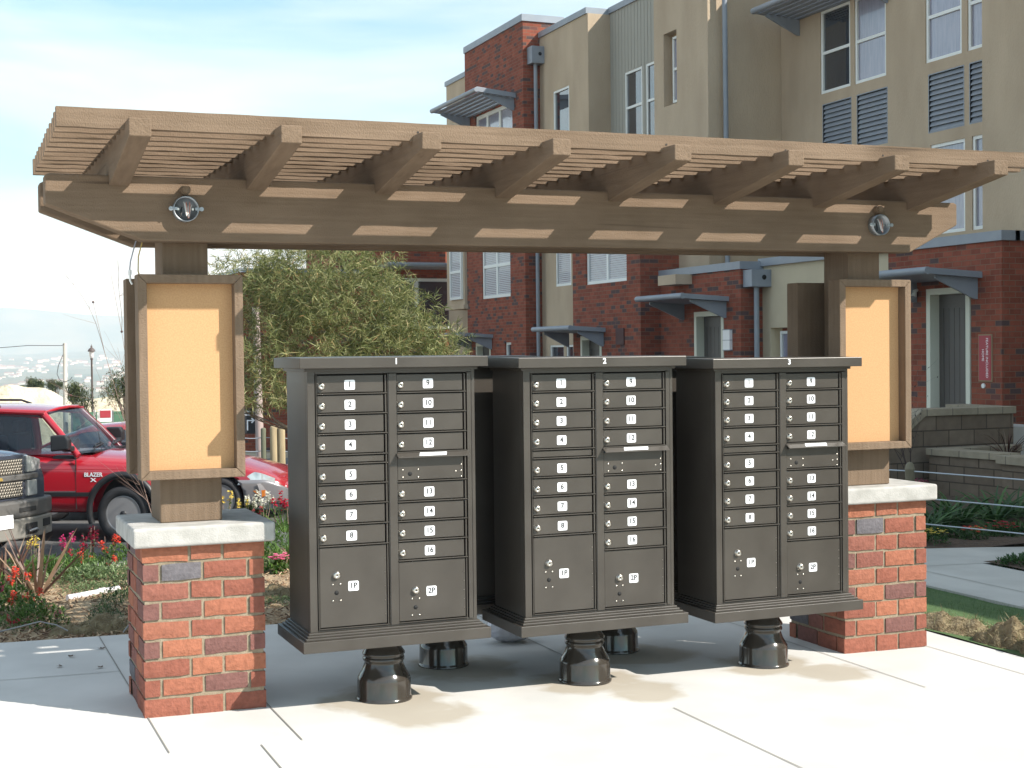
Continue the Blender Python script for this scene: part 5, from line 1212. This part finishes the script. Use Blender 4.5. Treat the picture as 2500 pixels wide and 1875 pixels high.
for c, x, y, s, lb in [('yellow', 6.95, 4.3, .9, 'yellow bedding flowers touching the right pillar edge'), ('coral', 7.5, 4.45, .9, 'orange red bedding flowers left of the yellow and red pair'), ('yellow', 7.78, 4.75, .6, 'yellow flowers above the red ones at the walkway bend'), ('crimson', 7.95, 4.6, 1.1, 'red bedding flowers right of the small yellow ones'), ('magenta', 8.75, 5.0, 1.0, 'magenta bedding flowers near the right picture edge under the wall'),
                       ('white', 8.85, 4.75, 1.0, 'white bedding flowers at the right picture edge'), ('magenta', 7.0, 2.95, 1.0, 'magenta flowers in the corner bed at the right edge'), ('magenta', 6.85, 2.75, .8, 'second magenta clump nearer the tip of the corner bed'), ('white', 8.2, 6.3, .6, 'white flowers between the tall strap leaved clumps'), ('magenta', 8.6, 6.6, .6, 'magenta flower high behind the strap leaved clumps')]:
    S(bf[c], x, y, gz(x) + .02 + (.3 if y > 6 else 0), lb, s, GB, cat='flower')
mdr = mound(40, .3, .10, darkl, 420, .02, .045, 'ground_cover_plant'); GC = 'dark leafy cover plants in the right beds'
for x, y, s, lb in [(6.65, 2.85, .8, 'leafy cover plant at the pointed tip of the corner bed'), (7.15, 2.6, 1.2, 'leafy cover plant behind the tip of the corner bed'), (7.4, 4.75, .9, 'leafy cover plant under the strap leaved clumps near the pillar'), (8.3, 4.9, 1.0, 'leafy cover plant along the far walkway edge'), (9.0, 4.9, .9, 'leafy cover plant at the right edge under the wall')]:
    S(mdr, x, y, gz(x) + .01, lb, s, GC, cat='plant')
# plants on the upper planter
fg = strap(50, 60, .75, .010, island_mat('red_fountain_grass', [(0, (0.05, 0.02, 0.02)), (.7, (0.13, 0.07, 0.05)), (1, (0.35, 0.27, 0.2))], .7, 0, 10, (.85, 1.15), .2, .1), 1.0, .5, 'fountain_grass')
S(fg, 11.35, 8.45, .10, 'dark red fountain grass in the planter on the block wall', 1.25, None, cat='plant')
if 'group' in fg: del fg['group']
t = thing('small_palm', 'small bushy green plant on a pale stem at the right picture edge', 'plant', (11.55, 8.0, .0)); b = MB(); b.tube([(0, 0, 0), (.02, 0, .45)], [.035, .028], 8); b.build('stem', mat('pale_stem', (0.4, 0.36, 0.28), .9), t)
b = MB(); r = random.Random(3)
for k in range(260): leafmesh(b, r, (0, 0, .45 + .1 * r.random()), rdir(r, .4), r.uniform(.2, .34), .014, 0, .08, 3)
b.build('leaves', greenl, t)
t = thing('thin_shrub', 'bare dark twigged shrub in front of the white door frame', 'shrub', (10.15, 8.75, -.35)); b = MB(); lf = MB(); rnd = random.Random(8)
def tw2(p, d, L_, r_, dep):
    pts = [Vector(p)]; dd = Vector(d).normalized()
    for i in range(5): dd = (dd + rdir(rnd) * .12 + Vector((0, 0, .03))).normalized(); pts.append(pts[-1] + dd * L_ / 5)
    b.tube(pts, [r_ * (1 - .7 * i / 5) for i in range(6)], 4, 0, False)
    if dep:
        for k in range(3): tw2(pts[rnd.choice((2, 3, 4))], (dd + rdir(rnd) * .7).normalized(), L_ * .5, r_ * .5, dep - 1)
    else:
        for k in range(3): leafmesh(lf, rnd, pts[rnd.choice((2, 3, 4, 5))], rdir(rnd), .03, .02, 0, 0)
for k in range(4): tw2((0, 0, 0), (rnd.uniform(-.3, .15), rnd.uniform(-.3, .3), 1), rnd.uniform(1.1, 1.6), .006, 2)
b.build('branches', mat('dark_twig', (0.06, 0.04, 0.04), .9), t); lf.build('leaves', mat('dark_leaf', (0.02, 0.018, 0.02), .8), t)

# ================================================================== SMALL OBJECTS
b = MB(); A = Vector((-.418, 3.238, .008)); B = Vector((-.09, 3.42, .015)); b.tube([A, A + (B - A) * .62], .019, 14); b.tube([A + (B - A) * .60, A + (B - A) * .72], .024, 14); b.tube([A + (B - A) * .7, B], .019, 14)
tag(b.build('plastic_pipe', mat('white_pvc', (0.72, 0.68, 0.70), .4)), 'white plastic pipe lying on the mulch left of the left pillar', 'pipe')
b = MB(); b.tube([(-1.2, 1.98, .02), (-.9, 2.0, .05), (-.66, 2.02, .09), (-.58, 2.0, .07), (-.52, 1.99, .035)], .004, 6); tag(b.build('irrigation_tube', mat('grey_tube', (0.3, 0.3, 0.3), .6)), 'thin grey irrigation tube curling along the left walk edge', 'tube')
b = MB(); b.tube([(-.24, 1.95, .01), (-.18, 2.0, .07), (-.13, 2.03, .10), (-.12, 2.02, .03), (-.05, 2.0, .05), (.08, 2.02, .055)], .004, 6); tag(b.build('irrigation_tube', mat('grey_tube', (0.3, 0.3, 0.3), .6)), 'thin grey irrigation tube looping beside the left brick pillar', 'tube')
r = random.Random(4); b = MB(); ph = [r.uniform(0, 6) for _ in range(6)]
def bagf(u, v):
    a, q = u * 2 * math.pi, v * math.pi; k = 1 + .07 * math.sin(3 * a + ph[0]) * math.sin(2 * q + ph[1]) + .03 * math.sin(9 * a + 5 * q + ph[2])
    return (.125 * k * math.sin(q) * math.cos(a), .10 * k * math.sin(q) * math.sin(a), .075 + .078 * k * math.cos(q))
b.grid(bagf, 40, 24, closeu=True); o = b.build('plastic_bag', mat('white_plastic_bag', (0.62, 0.60, 0.66), .35, 0, (0.5, 0.48, 0.52), 8, .8, 18, bdist=.02)); o.location = (1.60, .96, -.012)
tag(o, 'crumpled white plastic bag on the ground behind mailbox units 1 and 2', 'bag')
# fallen leaves on the walk at left
lm = mat('fallen_leaf', (0.09, 0.055, 0.03), .9)
rl = random.Random(6)
for x, y, a, lb in [(-.56, 1.36, .2, 'largest dark fallen leaf on the sunlit stripe of the walk'), (-.45, 1.05, 1.2, 'fallen leaf on the walk below the sunlit stripes'), (-.62, 1.15, 2.0, 'small curled fallen leaf farther left on the walk'), (-.40, 1.5, .7, 'fallen leaf near the saw cut by the bed edge')]:
    b = MB(); 
    for k in range(3): leafmesh(b, rl, (0, 0, .003), (math.cos(a + k * .9), math.sin(a + k * .9), .12), .028, .018, 0, .0, 3)
    o = b.build('fallen_leaf', lm); o.location = (x, y, gz(x) + .003); tag(o, lb, 'leaf', 'fallen leaves on the walk')
# cable railing
wpost = mat('weathered_post', (0.16, 0.14, 0.095), .9, 0, (0.24, 0.21, 0.15), 12, .5, 80, stretch=(1, 1, .15))
cab = mat('railing_cable', (0.42, 0.46, 0.50), .4, .3)
t = wthing('cable_railing', 'round topped post with pale cables crossing in front of the block walls', 'railing', (7.02, 4.75, -.23))
a0 = Vector((7.02, 4.745, 0)); d0 = (Vector((7.55, 3.88, 0)) - a0)
for k, f in ((0, 0), (1, 1.9), (2, -1.7)):
    p = a0 + d0 * f * 1.6; g_ = gz(p.x, 0) - .1
    b = MB(); b.lathe([(.042, g_), (.042, .375), (.046, .38), (.046, .395), (.040, .40), (.036, .425), (.022, .445), (.0005, .452)], 20, c=(p.x, p.y, 0)); b.build('post', wpost, t)
for z0 in (.369, .132, -.098, -.327):
    b = MB(); pa = a0 - d0 * 2.7; pb = a0 + d0 * 3.04; mid = a0
    b.tube([pa + Vector((0, 0, z0 + .02)), mid + Vector((0, 0, z0)), mid + d0 * 1.5 + Vector((0, 0, z0 - .052)), pb + Vector((0, 0, z0 - .09))], .0065, 6); b.build('cable', cab, t)
# log and wire fence by the coupe
logm = mat('pale_log', (0.40, 0.32, 0.19), .9, 0, (0.28, 0.22, 0.13), 14, .5, 60, stretch=(1, 1, .1)); logd = mat('green_log', (0.13, 0.135, 0.09), .9)
t = wthing('log_fence', 'log posts strung with wires in front of the far brick building', 'fence', (3.9, 17.8, -1))
L4 = [(3.60, 17.98, .25, .045, logd), (3.955, 17.85, .26, .045, logd), (4.12, 17.79, .29, .068, logm), (4.235, 17.74, .287, .060, logm), (5.3, 17.3, .28, .06, logm), (2.4, 18.4, .25, .05, logd)]
for x, y, z, rr, m in L4: b = MB(); b.lathe([(rr, -1.05), (rr, z - .03), (rr * .8, z - .008), (rr * .4, z), (.0005, z)], 16, c=(x, y, 0)); b.build('post', m, t)
for z0 in (.10, -.12, -.34, -.55):
    b = MB(); pts = []
    for (xa, ya), (xb, yb) in (((2.4, 18.4), (3.60, 17.98)), ((3.60, 17.98), (3.955, 17.85)), ((3.955, 17.85), (4.12, 17.79)), ((4.12, 17.79), (5.3, 17.3))):
        for k in range(5): f = k / 5; sg_ = .05 * min(1, math.hypot(xb - xa, yb - ya)) * math.sin(f * math.pi); pts.append((xa + (xb - xa) * f, ya + (yb - ya) * f, z0 - sg_))
    b.tube(pts, .008, 5); b.build('wire', cab, t)
# sign on a pale pole
t = wthing('sign_pole', 'smooth pale pole carrying a small black sign with a right turn arrow', 'sign', (4.116, 18.834, -.95))
b = MB(); b.tube([(4.116, 18.834, -1), (4.066, 18.834, 2.3)], [.075, .062], 20); b.build('pole', mat('pale_pink_pole', (0.42, 0.33, 0.30), .6), t)
b = MB(); Ms = Matrix.Translation((3.96, 18.925, 0.327)) @ Matrix.Rotation(R(-14), 4, 'Z') @ Matrix.Rotation(R(90), 4, 'X') @ Matrix.Scale(1.3, 4)
b.box(-.088, .088, -.17, .17, -.006, .006, 0, Ms); b.text('CONTINUE', Ms @ Matrix.Translation((0, .128, .008)), .032, 1); b.text('MODEL TOUR', Ms @ Matrix.Translation((0, .082, .008)), .027, 1)
b.box(-.045, -.029, -.125, .0, .007, .009, 1, Ms); b.box(-.045, .03, .0, .016, .007, .009, 1, Ms); b.prism([(.022, -.030), (.062, .008), (.022, .046), (.010, .034), (.03, .008), (.010, -.018)], .007, .009, 2, 1, Ms)
b.build('sign_plate', [ink, white], t)

# ================================================================== FAR BACKGROUND
t = wthing('street_lamp', 'slender brown street lamp with an onion shaped lantern', 'lamp', (5.05, 56.3, -2.4))
dkb = mat('lamp_post_brown', (0.10, 0.075, 0.07), .6)
b = MB(); b.lathe([(.12, -2.5), (.10, -2.1), (.05, -1.9), (.038, 1.3), (.06, 1.35), (.045, 1.4)], 14, c=(5.05, 56.3, 0)); b.build('post', dkb, t)
b = MB(); b.lathe([(.045, 1.4), (.08, 1.44), (.085, 1.5), (.10, 1.66), (.12, 1.68)], 14, c=(5.05, 56.3, 0)); b.build('lantern_glass', mat('lantern_glass', (0.7, 0.66, 0.66), .3), t)
b = MB(); b.lathe([(.15, 1.665), (.155, 1.70), (.12, 1.77), (.05, 1.83), (.03, 1.85), (.045, 1.89), (.012, 1.93), (.0005, 2.0)], 14, c=(5.05, 56.3, 0)); b.build('lantern_top', dkb, t)
t = wthing('utility_pole', 'thick pale utility pole with a looped black cable', 'pole', (4.0, 56.7, -2.4))
b = MB(); b.tube([(3.99, 56.7, -2.5), (4.02, 56.7, 2.03)], [.105, .08], 14); b.build('pole', mat('bleached_wood', (0.62, 0.58, 0.52), .9, 0, (0.5, 0.46, 0.4), 3, stretch=(3, 3, .3)), t)
b = MB(); b.tube([(3.98, 56.6, 2.0), (3.9, 56.6, 1.93), (2.6, 57.3, 1.95), (1.0, 57.9, 1.83), (-3, 59.5, 1.5), (-20, 66, 1.3)], .014, 5); b.tube([(3.93, 56.58, 1.55), (3.74, 56.6, 1.1), (3.68, 56.6, .75), (3.78, 56.6, .5), (3.98, 56.58, .42), (4.2, 56.6, .5), (4.28, 56.6, .62)], .014, 5); b.build('cable', mat('black_cable', (0.05, 0.05, 0.06), .7), t)
t = wthing('screen_fence', 'green windscreen fabric fence beyond the parked cars', 'fence', (8, 55, -2.3))
b = MB(); b.box(4.2, 16, 56.2, 56.25, -2.4, -.85); b.build('fabric', mat('green_fabric', (0.07, 0.16, 0.10), .9, 0, (0.10, 0.21, 0.14), 1.5), t)
for k in range(8): b = MB(); b.tube([(4.2 + k * 1.65, 56.15, -2.4), (4.2 + k * 1.65, 56.15, -.8)], .035, 6); b.build('fence_post', galv, t)
t = wthing('yard_sign', 'small red and white yard sign in front of the green fence', 'sign', (5.5, 55.6, -2.3))
b = MB(); b.box(5.02, 5.10, 55.55, 55.62, -2.4, -.75); b.box(5.16, 5.22, 55.55, 55.62, -2.4, -.85); b.build('post', vinyl, t)
b = MB(); b.box(5.22, 5.75, 55.56, 55.60, -1.25, -.72, 0); b.box(5.27, 5.70, 55.545, 55.56, -1.08, -.78, 1); b.build('panel', [vinyl, inkred], t)
def far_tree(seed, x, y, z, rx, rz_, m, label, n=900, trunk=True, ls=.16, H=None):
    r = random.Random(seed); t = thing('background_tree', label, 'tree', (x, y, z), 0, 'trees beyond the parked cars'); b = MB(); lob = [(0, 0, 0, 1)] + [(r.uniform(-.6, .6), r.uniform(-.5, .5), r.uniform(-.45, .55), r.uniform(.4, .65)) for _ in range(7)]
    H = H or rz_ * 1.15 + .9
    for k in range(n):
        c = r.choice(lob); u = rdir(r); f = r.uniform(.4, 1.05) * c[3]; q = Vector(((c[0] + u.x * f) * rx, (c[1] + u.y * f) * rx, H + (c[2] + u.z * f) * rz_))
        for j in range(5): leafmesh(b, r, q + rdir(r) * .08, rdir(r), ls * r.uniform(.6, 1.2), ls * .35, 0, .02)
    b.build('crown', m, t)
    k_ = MB(); k_.tube([(0, 0, -.3), (.05, 0, H * .5), (0, 0, H)], [.11, .08, .04], 8)
    for a in range(5): k_.tube([(0, 0, H * .55), (.4 * rx * math.cos(a * 1.3), .4 * rx * math.sin(a * 1.3), H * .95)], [.05, .02], 5)
    k_.build('trunk', bark, t); return t
far_tree(1, 4.4, 54, -2.3, .62, .85, olive, 'olive coloured tree between the pale pole and the street lamp', 800, H=2.0, ls=.12)
far_tree(2, 6.0, 53.5, -2.3, .95, 1.15, olive, 'large dark tree partly hidden by the left notice board', 1300, H=2.35, ls=.12)
far_tree(3, 4.6, 85, -3.6, .7, .55, olive, 'rounded green tree left of the pale pole', 500, ls=.16, H=3.3); far_tree(4, 6.0, 88, -3.6, .6, .42, olive, 'yellowish tree just behind the pale pole', 400, ls=.16, H=3.25)
far_tree(5, 3.9, 90, -3.6, .5, .3, olive, 'smallest yellowish tree above the dirt bank at the left', 300, ls=.16, H=3.0)
# pale building and dirt bank
t = wthing('pale_building', 'flat roofed cream building at the left picture edge beyond the cars', 'building', (0, 85, -3)); b = MB(); b.box(-12, 1.0, 84, 92, -4, .45); b.box(-14, -1.0, 83.6, 90, -4, 1.2); b.build('wall', mat('cream_wall', (0.70, 0.66, 0.54), .9), t)
b = MB(); r = random.Random(12); ph = [r.uniform(0, 6) for _ in range(6)]
b.grid(lambda u, v: (-16 + 50 * u, 76 + 6 * v, -3.8 + math.sin(v * math.pi) * (3.25 + .35 * math.sin(u * 31 + ph[0]) + .25 * math.sin(u * 57 + ph[1]) + .12 * math.sin(u * 130 + v * 7))), 160, 16)
tag(b.build('dirt_bank', mat('cream_dirt', (0.66, 0.58, 0.43), 1, 0, (0.5, 0.42, 0.3), .8, 1, 2, detail=10, bdist=.3)), kind='structure')
# hills with houses
def hill_z(x, y):
    d = math.hypot(x, y); f = max(0, min(1, (d - 600) / 4200)); a = math.atan2(x, y)
    n = math.sin(a * 9 + 1) * .5 + .5 * math.sin(a * 23 + d * .0021) + .3 * math.sin(a * 61 + d * .004)
    T = [(0, -25), (700, -27), (1500, -36), (2500, -38), (3500, -28), (4800, 2), (9000, 60)]
    for (p, zp), (q, zq) in zip(T, T[1:]):
        if d <= q: return zp + (zq - zp) * (d - p) / (q - p) + n * (1 + d * .0016)
    return 60
b = MB(); b.grid(lambda u, v: (lambda a, d: (d * math.sin(a), d * math.cos(a), hill_z(d * math.sin(a), d * math.cos(a)) if v < 1 else -60))(R(-25 + 75 * u), 600 + 4700 * v), 140, 50)
tag(b.build('hills', mat('hill_scrub', (0.10, 0.12, 0.07), 1, 0, (0.20, 0.18, 0.11), .006, 0, detail=12)), kind='structure')
b = MB(); b.grid(lambda u, v: (lambda a: ((6000 + 900 * v) * math.sin(a), (6000 + 900 * v) * math.cos(a), -60 + v * (215 + 45 * math.sin(a * 7 + 2) + 30 * math.sin(a * 19) + 14 * math.sin(a * 47))))(R(-28 + 80 * u)), 120, 12)
tag(b.build('mountains', mat('hill_scrub', (0, 0, 0))), kind='structure')
r = random.Random(77); proto = None
hm = [mat('far_house_wall', (0.72, 0.68, 0.62), .9), mat('far_house_roof', (0.32, 0.2, 0.16), .9)]
LH = 'pale house among many on the hazy hillside far behind the cars'
for k in range(230):
    a = R(r.uniform(-1.5, 8.5)) if k < 200 else R(r.uniform(8.5, 30)); d = 1300 + 3300 * r.random(); x, y = d * math.sin(a), d * math.cos(a)
    if proto is None:
        b = MB(); b.box(-9, 9, -6, 6, -3, 5.5, 0); b.prism([(-6.5, 5.5), (6.5, 5.5), (0, 8.5)], -9.4, 9.4, 0, 1); o = b.build('hillside_house', hm); proto = o
    else: o = proto.copy(); col.objects.link(o)
    s = r.uniform(.22, .55) * (d / 2000) ** .6; o.location = (x, y, hill_z(x, y) + 1); o.rotation_euler = (0, 0, r.uniform(-.6, .6)); o.scale = (s * r.uniform(.8, 1.6), s, s * .9); tag(o, LH, 'house', 'houses on the hazy hillside')

# ================================================================== HAZE
hz = MB(); hz.box(-4200, 8200, -300, 8600, -140, 400)
hb = hz.build('haze', mat('haze_air', (1, 1, 1))); hb['kind'] = 'stuff'
hmx = MATS['haze_air']; ntz = hmx.node_tree; ntz.nodes.clear()
pv = ntz.nodes.new('ShaderNodeVolumePrincipled'); pv.inputs['Color'].default_value = (0.58, 0.78, 1.0, 1); pv.inputs['Absorption Color'].default_value = (1, 1, 1, 1); pv.inputs['Density'].default_value = 0.00027; pv.inputs['Anisotropy'].default_value = -0.25
on_ = ntz.nodes.new('ShaderNodeOutputMaterial'); ntz.links.new(pv.outputs[0], on_.inputs['Volume'])
for o in bpy.data.objects:
    for k in ('_o', '_used'):
        if k in o: del o[k]
